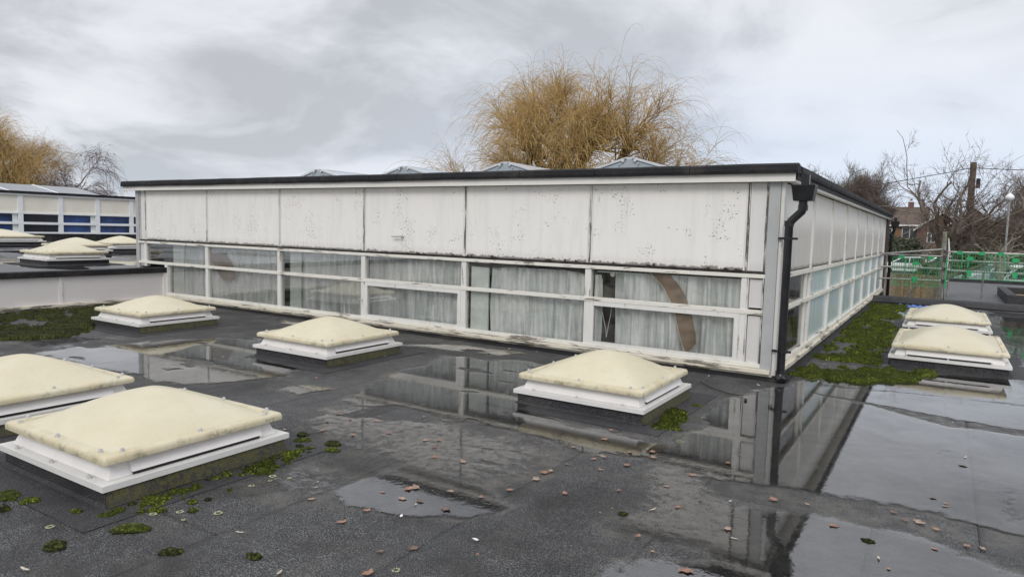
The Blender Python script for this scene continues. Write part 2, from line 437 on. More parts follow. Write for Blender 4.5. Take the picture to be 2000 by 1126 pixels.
# ------------------------------------------------------------------ roof wetness field (world metres)
PUD = [  # polygon, edge softness, strength
    ([(.02, -.75), (.35, .25), (.6, .75), (1.2, 1.1), (1.7, 1.75), (2.7, 1.9), (4.9, 2.3), (4.9, -3.6), (2.4, -3.42), (1.65, -3.40), (1.2, -3.36), (.75, -3.42), (.42, -3.60), (.10, -3.52), (-.08, -3.05), (-.16, -1.6)], .10, 1.0),
    ([(.66, -3.98), (.9, -3.82), (1.4, -3.80), (2.3, -3.86), (5.2, -3.9), (5.2, -6.4), (1.2, -6.4), (.72, -5.2), (.60, -4.55)], .09, 1.0),
    ([(-3.35, -2.85), (-3.62, -1.25), (-2.6, -.95), (-1.95, -1.3), (-1.68, -2.55), (-1.62, -2.86), (-.40, -2.95), (-.02, -3.12), (-.10, -3.5), (-.59, -3.64), (-1.2, -3.52), (-1.8, -3.5), (-2.4, -3.42), (-3.05, -3.65)], .10, .97),
    ([(-7.5, -4.25), (-7.5, -3.7), (-7.3, -3.05), (-6.85, -2.2), (-6.2, -1.3), (-5.52, -1.2), (-5.5, -2.0), (-5.4, -2.8), (-4.5, -2.85), (-4.1, -3.2), (-4.5, -3.85), (-5.2, -4.2), (-6.0, -4.25)], .12, .97),
    ([(-1.42, -4.92), (-1.22, -4.55), (-.80, -4.52), (-.46, -4.72), (-.55, -5.02), (-.95, -5.22), (-1.24, -5.26), (-1.42, -5.12)], .06, .95),
    ([(.20, -4.96), (.33, -4.78), (.7, -4.72), (1.1, -5.0), (1.0, -5.6), (.4, -5.5)], .07, .97),
    ([(.35, 8.6), (.9, 8.2), (1.0, 11.3), (.4, 11.4)], .15, .95),
    ([(2.5, 3.0), (5, 2.4), (5.3, 11.2), (2.5, 11.3)], .12, 1.0),
    ([(-10.4, -6.0), (-8.7, -4.6), (-7.6, -4.4), (-8.0, -6.4), (-9.5, -7)], .12, .9),
    ([(-4.6, -1.0), (-4.1, -.35), (-3.0, -.45), (-3.1, -.85)], .07, .72),
    ([(-7.6, -.9), (-7.6, -.4), (-6.1, -.45), (-6.3, -.95)], .07, .72),
    ([(-3.9, -3.7), (-3.75, -3.3), (-3.4, -3.3), (-3.45, -3.75)], .06, .75),
]
DAMP = [  # wet film, half mirror
    ([(-1.9, -3.5), (-.6, -3.5), (-.58, -4.25), (-.75, -4.75), (-1.2, -4.8), (-2.0, -4.5), (-2.6, -4.45), (-3.1, -3.9), (-2.8, -3.5)], .16, .55),
    ([(-.1, -2.9), (.45, -3.55), (.5, -3.8), (.95, -3.85), (.8, -4.6), (.5, -4.75), (.1, -4.7), (.05, -4.2), (-.25, -3.8)], .12, .60),
    ([(-2.6, -4.9), (-1.5, -4.7), (-1.2, -5.3), (-1.6, -5.6), (-2.6, -5.6)], .25, .47),
    ([(-9.2, -3.2), (-7.8, -2.9), (-7.2, -3.4), (-7.6, -4.3), (-8.9, -4.0)], .2, .52),
    ([(.35, -3.8), (5, -3.9), (5, -3.3), (.35, -3.4)], .1, .36),
    ([(.2, .2), (1.3, .9), (1.6, 1.9), (1.0, 2.3), (.15, 2.0)], .2, .42),
    ([(.3, 3), (1, 3), (1, 11.4), (.3, 11.4)], .3, .4),
]
DRY = [([(.34, -.36), (1.03, -.53), (1.55, -.66), (2.15, -.80), (4.6, -1.0), (4.6, -1.12), (2.15, -1.02), (1.66, -1.10), (1.4, -.95), (1.03, -.66), (.34, -.48)], .05, .62),
       ([(.5, .05), (1.6, .28), (4, .5), (4, .42), (1.6, .2), (.5, -.03)], .03, .5),
       ([(1.5, -1.7), (1.72, -1.55), (1.80, -2.3), (1.78, -3.2), (1.62, -3.3), (1.66, -2.5)], .14, .40),
       ([(1.86, -2.6), (2.05, -2.5), (2.1, -3.2), (1.9, -3.3)], .1, .45)]
def wetness(x, y):
    nz = 1.5 * (fbm(x, y, 2.2, 6) - .5); n2 = fbm(x + 40, y - 9, .9, 3) - .5
    W = .14 + .30 * np.clip(n2 + .12, 0, 1)
    for poly, soft, s in PUD + DAMP:
        d = sdf(x, y, poly) + nz * (.30 if soft > .06 else .18)
        W = np.maximum(W, s * sst(d, soft * 2.0, -soft * 2.2))
    for poly, soft, s in DRY:
        d = sdf(x, y, poly) + nz * .12
        W = W - s * sst(d, soft, -soft)
    isl = fbm(x * .6 + 11, y * 1.5 + 3, 2.6, 5)      # long low islands of silt and grit that break the water
    W = W - .6 * sst(isl, .60, .72) * sst(W, .15, .45) * sst(-x, -.1, .5) * sst(y, -4.6, -4.2)
    return np.clip(W, 0, 1)

ROOF_X0, ROOF_X1, ROOF_Y0, ROOF_Y1 = -11.60, 5.6, -9.2, 11.55
slab = MB().box(ROOF_X0, ROOF_X1, ROOF_Y0, 12.35, -2.95, -.012).build('flat_roof', FELT_K, None, kind='structure')
def grid_sheet(name, x0, x1, y0, y1, step, zf, m, parent=None, skirt=True):
    nx = max(2, int((x1 - x0) / step) + 1); ny = max(2, int((y1 - y0) / step) + 1)
    X, Y = np.meshgrid(np.linspace(x0, x1, nx), np.linspace(y0, y1, ny), indexing='ij')
    Z = zf(X, Y); W = wetness(X, Y)
    if skirt:  # a turned down edge so the strip has a thickness
        X = np.pad(X, 1, 'edge'); Y = np.pad(Y, 1, 'edge'); W = np.pad(W, 1, 'edge'); Z = np.pad(Z, 1, constant_values=-.011)
        nx += 2; ny += 2
    V = np.stack([X, Y, Z], -1).reshape(-1, 3); I = np.arange(nx * ny).reshape(nx, ny)
    F = np.stack([I[:-1, :-1], I[1:, :-1], I[1:, 1:], I[:-1, 1:]], -1).reshape(-1, 4)
    me = mesh_arrays(name, V, F, m)
    at = me.attributes.new('wet', 'FLOAT', 'POINT'); at.data.foreach_set('value', W.ravel().astype(np.float32))
    return link_mesh(name, me, parent)
def und(X, Y, t): return t + .0025 * (fbm(X, Y, 1.5, 3) - .5)
# felt strips laid away from the camera, each lapping 4 mm over the next
xs = [-11.6, -10.85, -9.9, -8.96, -8.03, -7.1, -6.17, -5.24, -4.31, -3.38, -2.45, -1.52, -.59, .34]
for i in range(len(xs) - 1):
    a, b = xs[i], xs[i + 1]; step = .035 if a > -3.5 else .05
    o = (i % 2) * .7
    for (y0, y1) in ((ROOF_Y0, -5.9 - o), (-5.9 - o, 0.0)):
        grid_sheet('felt_strip', a + .003, b - .003, y0 + .002, y1 - .004, step, lambda X, Y, a=a, b=b: und(X, Y, .0005 + .0045 * (1 - (X - a) / (b - a))), FELT, slab)
for (y0, y1, cuts) in ((ROOF_Y0, -3.80, [.34, 1.3, 2.25, 3.2, 5.6]), (-3.80, -.42, [.34, 1.80, 2.8, 5.6]), (-.42, .62, [.16, 5.6]), (.62, 3.9, [.01, 1.0, 2.0, 5.6]), (3.9, 7.6, [.01, 1.9, 5.6]), (7.6, ROOF_Y1, [.01, 1.9, 5.6])):
    for a, b in zip(cuts[:-1], cuts[1:]):
        grid_sheet('felt_strip', a, b - .003, y0, y1 - .003, .04 if y1 < 1 else .07, lambda X, Y, y0=y0, y1=y1, a=a, b=b: und(X, Y, .0005 + .003 * (Y - y0) / (y1 - y0) + .0018 * (X - a) / (b - a)), FELT, slab)
# felt upstand along the foot of the walls
UP = MB(); UP.prism([(-11.6, 0, -.01), (-11.6, -.16, .006), (-11.6, -.06, .02), (-11.6, -.03, .05), (-11.6, .02, .05), (-11.6, .02, -.01)], (11.75, 0, 0))
UP.prism([(.0, .05, -.01), (.16, .05, .006), (.07, .05, .02), (.05, .05, .05), (-.02, .05, .05), (-.02, .05, -.01)][::-1], (0, 13.3, 0))
UP.build('felt_upstand', FELT_D, slab)

# puddles: connected areas of the wetness field, one sheet each
def puddles():
    st = .035; xa = np.arange(-11.5, 5.5, st); ya = np.arange(-8.5, 11.4, st)
    X, Y = np.meshgrid(xa, ya, indexing='ij'); W = wetness(X, Y); M = W > .30
    lab = np.zeros(M.shape, int); cur = 0
    for i0, j0 in zip(*np.nonzero(M)):
        if lab[i0, j0]: continue
        cur += 1; st_ = [(i0, j0)]; lab[i0, j0] = cur
        while st_:
            i, j = st_.pop()
            for a, b in ((i + 1, j), (i - 1, j), (i, j + 1), (i, j - 1)):
                if 0 <= a < M.shape[0] and 0 <= b < M.shape[1] and M[a, b] and not lab[a, b]:
                    lab[a, b] = cur; st_.append((a, b))
    for c in range(1, cur + 1):
        S = lab == c
        if S.sum() < 60 or W[S].max() < .44: continue
        Q = S[:-1, :-1] & S[1:, :-1] & S[1:, 1:] & S[:-1, 1:]
        if Q.sum() < 30: continue
        I = np.full(S.shape, -1); I[S] = np.arange(S.sum())
        i, j = np.nonzero(Q)
        F = np.stack([I[i, j], I[i + 1, j], I[i + 1, j + 1], I[i, j + 1]], -1)
        V = np.stack([X[S], Y[S], np.full(S.sum(), .0095)], -1)
        me = mesh_arrays('puddle', V, F, WATER)
        at = me.attributes.new('wet', 'FLOAT', 'POINT'); at.data.foreach_set('value', W[S].astype(np.float32))
        link_mesh('puddle', me, kind='structure')
puddles()

# ------------------------------------------------------------------ the hall with the peeling facade
hall = empty('flat_roofed_hall', (0, 0, 0), 'flat roofed school hall with peeling white boards and long curtained window band', 'building')
MX = [-12.36, -10.31, -8.25, -6.25, -4.28, -2.31, -.35]
# carcass: inner block keeps the inside dark (walls behind the boards)
c = MB()
c.box(-12.62, -.06, .06, .12, 1.16, 2.2)          # board backing, front
c.box(-.12, -.06, .12, 15.4, 1.18, 2.2)           # board backing, side
c.build('wall', INTER, hall)
room = MB()
room.box(-12.7, -.15, 3.4, 3.5, -2.6, 2.2); room.box(-12.7, -12.6, .12, 3.4, -2.6, 2.2); room.box(-12.62, -.2, .02, 3.4, -2.7, -2.6)
room.box(-12.7, -.15, .12, 15.4, 2.16, 2.2); room.box(-12.62, -.1, .02, .07, -2.6, -.0)
room.box(-.14, -.1, 2.2, 15.4, -2.6, 1.18); room.box(-4, -.14, 15.3, 15.4, -2.6, 2.16)
room.build('inner_wall', INTER, hall)
MB().box(-12.95, .14, -.0, 15.6, 2.22, 2.285).build('roof', FELT_K, hall)
MB().box(-12.93, .10, -.10, 0, 2.205, 2.215).box(0, .10, 0, 15.7, 2.205, 2.215).build('soffit', PAINT_CLEAN, hall)
MB().box(-12.95, .14, -.125, -.10, 2.19, 2.29).build('fascia', PAINT_CLEAN, hall, bevel=.004)
MB().box(.10, .125, -.0, 15.75, 2.19, 2.29).build('fascia', PAINT_CLEAN, hall, bevel=.004)
def felt_edge(x0, x1, along='x', j=0):
    prof = [(-.165, 2.275), (-.172, 2.31), (-.165, 2.365), (-.13, 2.385), (-.02, 2.372), (.06, 2.29), (-.1, 2.28)]
    n = 7; b = MB(); rows = []
    for k in range(n + 1):
        t = x0 + (x1 - x0) * k / n; row = []
        for (q, z) in prof:
            dz = .006 * mnoise.noise(Vector((t * 1.7 + j, z * 5, q * 6))); dq = .005 * mnoise.noise(Vector((t * 2.3, z * 3 + 4, j)))
            row.append((t, q + dq, z + dz) if along == 'x' else (-(q + dq), t, z + dz))
        rows.append(len(b.v)); b.v += row
    m_ = len(prof)
    for k in range(n):
        for p in range(m_):
            q = (p + 1) % m_
            f = (rows[k] + p, rows[k] + q, rows[k + 1] + q, rows[k + 1] + p)
            b.f.append(f if along == 'x' else f[::-1])
    b.f.append(tuple(rows[0] + p for p in range(m_))); b.f.append(tuple(rows[-1] + p for p in range(m_))[::-1])
    return b.build('felt_edge', FELT_D, hall)
ex = [-12.98, -12.0, -10.9, -9.7, -8.0, -7.1, -6.0, -5.45, -4.6, -3.3, -2.2, -1.0, .17]
for i in range(len(ex) - 1): felt_edge(ex[i] + .004, ex[i + 1] - .004, 'x', i * 3.1)
ey = [.10, 1.2, 2.4, 3.6, 5.2, 7.0, 9.0, 11.2, 13.4, 15.85]
for i in range(len(ey) - 1): felt_edge(ey[i] + .004, ey[i + 1] - .004, 'y', 50 + i * 2.7)

# front boards, mullions, glazing
edges = [-12.56] + MX + [-.14]
for i in range(len(edges) - 1):
    a, b = edges[i] + .03, edges[i + 1] - .03
    z0 = 1.205
    narrow = i in (0, len(edges) - 2)
    P0 = MB().box(a, b, .0, .03, z0, 2.19)
    o = P0.build('wall_board', PANEL_C if narrow else PANEL, hall)
for i, x in enumerate(MX + [-12.58, -.155]):
    w = .042 if i < 7 else .025
    MB().box(x - .011, x + .011, -.014, .03, 1.20, 2.19).build('joint_strip', PAINT_J, hall)
    for s in (-1, 1): MB().box(x + s * (w * .62) - .010, x + s * (w * .62) + .010, -.008, .03, 1.20, 2.19).build('joint_batten', PAINT_V, hall)
    z0 = .66 if x < -11.65 else .115
    if i < 7: MB().box(x - w, x + w, -.025, .06, z0, 1.125).build('mullion', PAINT_V, hall, bevel=.004)
# transom under the boards and rails
MB().box(-12.6, -.13, -.038, .06, 1.128, 1.172).build('transom', PAINT_H, hall, bevel=.004)
MB().box(-12.6, -.13, -.012, .06, 1.174, 1.205).build('torn_joint', TORN, hall)
MB().box(-12.6, -.13, -.034, .05, .715, .768).build('mid_rail', PAINT_H, hall, bevel=.005)
MB().box(-11.62, -.13, -.036, .06, .115, .165).build('bottom_rail', PAINT_H, hall, bevel=.005)
MB().box(-11.64, -.02, -.085, .05, .062, .112).build('sill', PAINT_SILL, hall, bevel=.006)
MB().box(-11.64, .0, -.045, .05, .02, .060).build('base_board', PAINT_SILL, hall, bevel=.004)
# flakes of torn felt curling out along the lower edge of the boards
fl = MB(); r = random.Random(4)
for k in range(330):
    x = r.uniform(-12.4, -.4)
    if x < -6.5 and r.random() < .55: continue
    big = r.random() < (.22 if x > -6 else .08)
    w = r.uniform(.04, .15) if big else r.uniform(.01, .05); h = r.uniform(.015, .05) if big else r.uniform(.006, .016)
    zb = 1.188; pts = []
    n = 5
    for q in range(n + 1): pts.append((x + w * (q / n - .5), -.016 - r.uniform(0, .02), zb + h * math.sin(math.pi * q / n) * r.uniform(.5, 1.2)))
    low_ = [(x + w * .5, -.016, zb - .004), (x - w * .5, -.016, zb - .004)]
    fl.prism(pts + low_, (0, .006, 0))
fl.build('torn_flakes', TORN, hall, kind='stuff')
# panes and opening sashes
for i in range(6):
    a, b = MX[i] + .042, MX[i + 1] - .042
    MB().box(a, b, .012, .018, .768, 1.128).build('window_pane', GLASS, hall)
    al = max(a, -11.56)
    if i in (3, 5):
        s = .055
        sash = MB(); sash.box(al, al + s, -.03, .03, .165, .715).box(b - s, b, -.03, .03, .165, .715).box(al + s, b - s, -.03, .03, .66, .715).box(al + s, b - s, -.03, .03, .165, .20)
        so_ = sash.build('window_sash', PAINT_V, hall)
        MB().box(al + s, b - s, -.005, .002, .20, .66).build('pane', GLASS, so_)
    else:
        MB().box(al, b, .012, .018, .165, .715).build('window_pane', GLASS, hall)
# end of the band by the raised roof, and the narrow solid bay at the corner
MB().box(-12.56, -12.40, .0, .03, .665, 1.13).build('wall_board', PANEL_C, hall)
MB().box(-12.68, -12.57, -.03, .05, .62, 2.2).build('corner_post', ZINC, hall)
MB().box(-11.66, -11.575, -.04, .06, .05, .715).build('mullion', PAINT_V, hall)
for z0, z1 in ((.79, 1.115), (.13, .70)):
    MB().box(-.30, -.16, -.005, .03, z0, z1).build('wall_board', PANEL_C, hall, bevel=.004)
for z in (.745,): MB().box(-.31, -.14, -.02, .0, z - .012, z + .012).build('cover_strip', PAINT_J, hall)
for x in (-.318, -.148): MB().box(x - .006, x + .006, -.03, .03, .12, 1.125).build('joint_strip', PAINT_J, hall)
MB().box(-.132, -.012, -.05, .04, .05, 2.19).build('corner_post', ZINC, hall, bevel=.006)
MB().box(-.010, .030, -.032, .06, .05, 2.19).build('corner_strip', PAINT_V, hall, bevel=.004)
MB().box(-.004, .022, .065, .10, .05, 2.19).build('corner_strip', PAINT_J, hall, bevel=.004)
MB().tube([(-5.62, -.06, 1.45), (-5.44, -.065, 1.452)], .012, 8).build('vent_pipe', GREY_CAP, hall, smooth=True)
MB().tube([(-5.44, .0, 1.452), (-5.44, -.075, 1.452)], .018, 8).build('pipe_clip', GREY_CAP, hall, smooth=True)

# side elevation (plane x = 0)
MY = [.16, 2.12, 3.98, 5.83, 7.68, 9.53, 11.38, 13.23, 15.06]
for i in range(8):
    a, b = MY[i], MY[i + 1]
    MB().box(-.03, .0, a + .04, b - .04, 1.20, 2.19).build('wall_board', PANEL_S, hall)
    if i == 0:
        for z0, z1 in ((.80, 1.13), (.17, .74)): MB().box(-.018, -.012, a + .05, b - .05, z0, z1).build('window_pane', GLASS, hall)
        MB().box(-.05, .02, b - .34, b - .30, .15, 1.13).build('window_bar', PAINT_V, hall)
    else:
        for z0, z1 in ((.80, 1.13), (.17, .74)): MB().box(-.018, -.010, a + .05, b - .05, z0, z1).build('window_pane', FROST, hall)
for i, y in enumerate(MY[1:] + [15.35]):
    MB().box(-.05, .022, y - .05, y + .05, .12, 2.19).build('mullion', PAINT_V if i != 20 else PAINT_J, hall, bevel=.004)
    if i < 7: MB().box(.0225, .026, y - .012, y + .008, .9 + .2 * (i % 3), 2.1).build('joint_strip', PAINT_J, hall)
MB().box(-.05, .034, .10, 15.4, 1.13, 1.185).build('transom', PAINT_HY, hall, bevel=.004)
MB().box(-.05, .030, .10, 15.4, .745, .795).build('mid_rail', PAINT_HY, hall, bevel=.004)
MB().box(-.05, .036, .10, 15.4, .115, .165).build('bottom_rail', PAINT_HY, hall, bevel=.004)
MB().box(-.05, .082, .03, 15.4, .062, .112).build('sill', PAINT_SILLY, hall, bevel=.006)
MB().box(-.05, .045, .05, 15.4, .02, .060).build('base_board', PAINT_SILLY, hall, bevel=.004)
# brick pier at the far end
def brick_mat(name, a, b, mortar, scale=1, rot=0):
    m, g, out = new_mat(name); P = g.pos(); x, y, z = g.sep(P)
    cb = g.n('ShaderNodeCombineXYZ'); g.link(g.math('ADD', x, y), cb.inputs[0]); g.link(z, cb.inputs[1])
    br = g.n('ShaderNodeTexBrick'); g.link(cb.outputs[0], br.inputs['Vector'])
    br.inputs['Scale'].default_value = 1 / scale; br.inputs['Brick Width'].default_value = .225; br.inputs['Row Height'].default_value = .075
    br.inputs['Mortar Size'].default_value = .007; br.inputs['Color1'].default_value = (*a, 1); br.inputs['Color2'].default_value = (*b, 1); br.inputs['Mortar'].default_value = (*mortar, 1)
    col = g.mix(g.math('MULTIPLY', g.noise(P, 1.2, 4), .5), br.outputs[0], tuple(c * .6 for c in a))
    principled(g, out, col, .85, g.bump(br.outputs[1], -.5, .006)); return m
BRICK_D = brick_mat('dark_brick', (.085, .05, .038), (.05, .035, .03), (.17, .16, .14))
pier = MB().box(-3.2, .05, 15.45, 16.3, -2.9, 2.19).build('brick_pier', BRICK_D, hall)
BR = [simple('brick_%s' % n_, c_, .85, .3, 20, bump=.4) for n_, c_ in (('dark', (.06, .042, .036)), ('brown', (.10, .058, .042)), ('soot', (.045, .04, .038)))]
bm_ = [MB().box(-.0, .008, -.104, .104, -.031, .031).build('brick', BR[k], hall) for k in range(3)]
first = [True] * 3
for row in range(29):
    for q in range(4):
        y0 = 15.45 + (q * .225) - (.1125 if row % 2 else 0) + .11
        if y0 < 15.53 or y0 > 16.22: continue
        k = r.randrange(3)
        if first[k]: o = bm_[k]; first[k] = False
        else: o = shared(bm_[k], 'brick', hall)
        o.location = (.05, y0, .06 + row * .075)

# things seen inside the windows
def curtain(x0, x1, z0, z1, seed, label):
    n = int((x1 - x0) / .012); X = np.linspace(x0, x1, n)
    ph = 6 * fbm(X, X * 0 + seed, .8, 3) * 2 * math.pi
    amp = .042 * (.45 + fbm(X, X * 0 + seed * 3, 2.5, 3))
    Zs = np.linspace(z0, z1, 9); V = []
    for j, z in enumerate(Zs):
        t = (z - z0) / (z1 - z0)
        yy = .105 + amp * (1.15 - .45 * t) * (np.sin(X * 31 + ph + .6 * math.sin(z * 3 + seed)) + .45 * np.sin(X * 73 + ph * 1.7) + .55 * np.sin(X * 12 + seed))
        xx = X + .012 * np.sin(z * 4 + X * 9)
        V.append(np.stack([xx, yy, np.full(n, z)], -1))
    V = np.array(V).reshape(-1, 3); I = np.arange(9 * n).reshape(9, n)
    F = np.stack([I[:-1, :-1], I[:-1, 1:], I[1:, 1:], I[1:, :-1]], -1).reshape(-1, 4)
    o = link_mesh('curtain', mesh_arrays('curtain', V, F, CURT, True)); tag(o, label, 'curtain', 'grey curtains behind the window band')
curtain(-11.15, -10.35, .02, 1.12, 1, 'grey curtain behind the leftmost window bay beside the low white parapet')
curtain(-10.27, -8.30, .02, 1.10, 2, 'grey curtain behind the hanging brown board in the second window bay')
curtain(-7.75, -6.32, .02, 1.14, 3, 'grey curtain beside a pale end board in the third window bay')
curtain(-6.22, -4.33, .02, 1.13, 4, 'grey curtain filling the fourth window bay under the small grey pipe')
curtain(-3.86, -2.36, .02, 1.08, 5, 'grey curtain in the fifth window bay below a sagging dark ceiling edge')
curtain(-1.97, -.36, .02, 1.10, 6, 'grey curtain behind the curved brown board in the bay nearest the downpipe')
curtain(-2.27, -2.17, .02, 1.05, 7, 'narrow strip of grey curtain left of the dark gap in the last bay')
for (a, b, lab) in ((-11.52, -11.16, 'pale end board inside the leftmost lower window'), (-8.06, -7.78, 'pale upright board beside the curtain in the third bay'), (-4.20, -3.90, 'pale upright board beside the curtain in the fifth bay')):
    tag(MB().box(a, b, .06, .09, .02, 1.12).build('end_board', BLIND, None), lab, 'board', 'pale boards inside the windows')
# curved brown boards that have dropped out of the ceiling
def sag_board(pts, wv, label):
    b = MB(); n = len(pts)
    L = [Vector((p[0], .030, p[1])) for p in pts]; Rr_ = [Vector((p[2], .036, p[3])) for p in pts]
    for k in range(n - 1):
        b.prism([L[k], Rr_[k], Rr_[k + 1], L[k + 1]], (0, .012, 0))
    o = b.build('fallen_ceiling_board', BOARD, None); tag(o, label, 'board')
    e = MB()
    for k in range(n - 1): e.prism([L[k] - Vector((.008, .004, 0)), L[k] + Vector((.002, -.004, 0)), L[k + 1] + Vector((.002, -.004, 0)), L[k + 1] - Vector((.008, .004, 0))], (0, .010, 0))
    e.build('broken_edge', BOARD_E, o)
sag_board([(-1.50, 1.12, -1.30, 1.12), (-1.40, 1.03, -1.17, 1.03), (-1.30, .92, -1.08, .92), (-1.22, .78, -1.02, .80), (-1.17, .66, -.97, .66), (-1.13, .52, -.93, .53), (-1.09, .38, -.90, .40), (-1.055, .28, -.895, .30), (-1.02, .19, -.955, .23)], 0, 'long curved brown board hanging down inside the last window bay')
sag_board([(-10.42, 1.00, -9.82, 1.02), (-10.15, .78, -9.62, .80), (-10.02, .62, -9.55, .62), (-9.88, .50, -9.56, .54)], 0, 'broken brown board hanging inside the second window bay')
# sagging dark ceiling lining at the top of bays five and six
s5 = MB()
for k in range(14):
    x0 = -4.22 + k * .14; f = lambda x: 1.065 + .025 * math.sin((x + 4.2) * 1.6) - .02 * math.sin((x + 4.2) * 4)
    s5.prism([(x0, .05, f(x0)), (x0 + .14, .05, f(x0 + .14)), (x0 + .14, .05, f(x0 + .14) + .05), (x0, .05, f(x0) + .05)], (0, .08, 0))
tag(s5.build('sagging_ceiling_strip', DARK_GAP, None), 'dark sagging strip of ceiling lining above the curtain in the fifth bay', 'ceiling board')
s6 = MB().box(-2.22, -1.55, .06, .12, 1.085, 1.10)
tag(s6.build('white_ceiling_trim', BLIND, None), 'thin pale trim lying across the top of the last window bay', 'trim')
sh = empty('shelf_unit', (-2.1, 1.2, -.6), 'wooden shelf unit seen through the gap between curtains in the last bay', 'shelf')
MB().box(-.5, .5, 0, .04, 0, 1.78).build('back_panel', INTER, sh)
MB().box(-.5, .5, -.3, 0, 1.45, 1.48).build('shelf', TIMBER, sh)
for k in range(12): MB().box(-.48 + k * .08, -.43 + k * .08, -.02, 0, 1.5, 1.74).build('slat', TIMBER, sh)
cordo = MB().tube([(-2.16, .10, 1.0), (-2.155, .10, .60), (-2.085, .10, .33), (-2.08, .1, .25)], .004, 6).tube([(-2.0, .10, .75), (-2.03, .1, .55), (-2.08, .1, .25)], .004, 6)
tag(cordo.build('blind_cord', CORD, None), 'thin white pull cord hanging in the dark gap of the last bay', 'cord')
co2 = MB().tube([(-2.02, .09, 1.07), (-2.02, .13, 1.07)], .035, 10); tag(co2.build('alarm_sensor', WHITE_CLEAN, None, smooth=True), 'small white sensor at the top of the dark gap in the last bay', 'sensor')

# ------------------------------------------------------------------ downpipes
def downpipe(loc, label, h=2.18, side=1, kick=.13):
    d = empty('downpipe', loc, label, 'downpipe', 'black downpipes on the hall corners')
    rr = .044
    MB().box(-.0 + kick - .09, kick + .10, -.09, .07, h - .20, h - .03, top=(-.025, -.02)).build('hopper_head', BLACKP, d, bevel=.006)
    MB().box(kick - .03, kick + .05, -.03, .05, h - .03, h + .08).build('outlet', BLACKP, d)
    MB().tube([(kick, -.01, h - .16), (kick, -.01, h - .27), (kick - .01, -.01, h - .31), (.02, 0, h - .41), (0, 0, h - .46), (0, 0, .10), (.0, -.0, .07), (.015, -.03, .03)], rr, 14).build('pipe', BLACKP, d, smooth=True)
    for z in (h - .27, h - .44, .10): MB().tube([(0 if z < h - .3 else kick, 0, z - .03), (0 if z < h - .3 else kick, 0, z + .03)], rr + .006, 14).build('socket', BLACKP, d, smooth=True)
    for z in (h - .60, .34):
        c_ = MB().tube([(0, 0, z - .012), (0, 0, z + .012)], rr + .007, 14); c_.box(-.11, .09, .03, .05, z - .012, z + .012); c_.build('bracket', BLACKP, d)
    MB().tube([(0, -.005, .085), (.005, -.02, .045), (.03, -.065, .022)], [rr + .008, rr + .008, rr + .004], 14).build('shoe', BLACKP, d, smooth=True)
    return d
downpipe((.10, -.10, 0), 'black plastic downpipe with square hopper at the near corner of the hall')
downpipe((.15, 16.0, -.6), 'black downpipe on the dark brick pier at the far end of the hall', h=2.78, kick=.07)

# ------------------------------------------------------------------ roof lanterns on the hall
POLY = simple('grey_polycarbonate', (.40, .45, .50), .3, .08, 3)
POLY2 = simple('dirty_lantern_roof', (.34, .30, .28), .4, .2, 2)
ALU = simple('pale_aluminium', (.62, .64, .66), .4, .05)
def lantern(px, y0, label, top=2.60):
    L = empty('ridge_rooflight', (px, y0, 2.285), label, 'rooflight', 'ridge rooflights on the hall roof')
    hw, h, ln = 1.0, top - 2.285, 4.6
    gb = MB(); gb.prism([(-hw, 0, 0), (hw, 0, 0), (hw, 0, .06), (.06, 0, h), (-.06, 0, h), (-hw, 0, .06)], (0, .03, 0)); gb.build('gable', POLY, L)
    for s in (-1, 1):
        MB().prism([(s * (hw + .02), -.02, .04), (s * .05, -.02, h + .0), (s * .05, -.02, h + .03), (s * (hw + .02), -.02, .07)], (0, .05, 0)).build('gable_trim', ALU, L)
        sp = MB(); sp.prism([(s * hw, .03, .055), (s * .05, .03, h - .005), (s * .05, .03, h + .015), (s * hw, .03, .075)], (0, ln, 0)); sp.build('sloping_glazing', POLY if px < -6 else POLY2, L)
        MB().tube([(s * .09, -.035, h - .02), (s * .09, -.02, h - .02)], .022, 8).build('bolt', ALU, L)
        MB().tube([(s * .14, -.035, h - .065), (s * .14, -.02, h - .065)], .012, 8).build('bolt', GREY_CAP, L)
        MB().box(s * .065 - .022, s * .065 + .022, -.03, .03, h + .003, h + .02).build('ridge_clip', GREY_CAP, L)
    MB().box(-.05, .05, .0, ln, h + .0, h + .03).build('ridge_cap', ALU, L)
    MB().box(-hw, hw, .03, ln + .03, -.28, .02).build('kerb', FELT_K, L)
lantern(-2.25, 1.05, 'ridge rooflight with grey gable, nearest the right corner in front of the willow', 2.615)
lantern(-4.30, 1.05, 'ridge rooflight with grey gable and brown slope at the left foot of the willow', 2.61)
lantern(-6.35, 1.05, 'ridge rooflight third from the right, standing clear against the sky', 2.60)
lantern(-8.45, 1.05, 'leftmost low ridge rooflight showing above the black roof edge', 2.60)

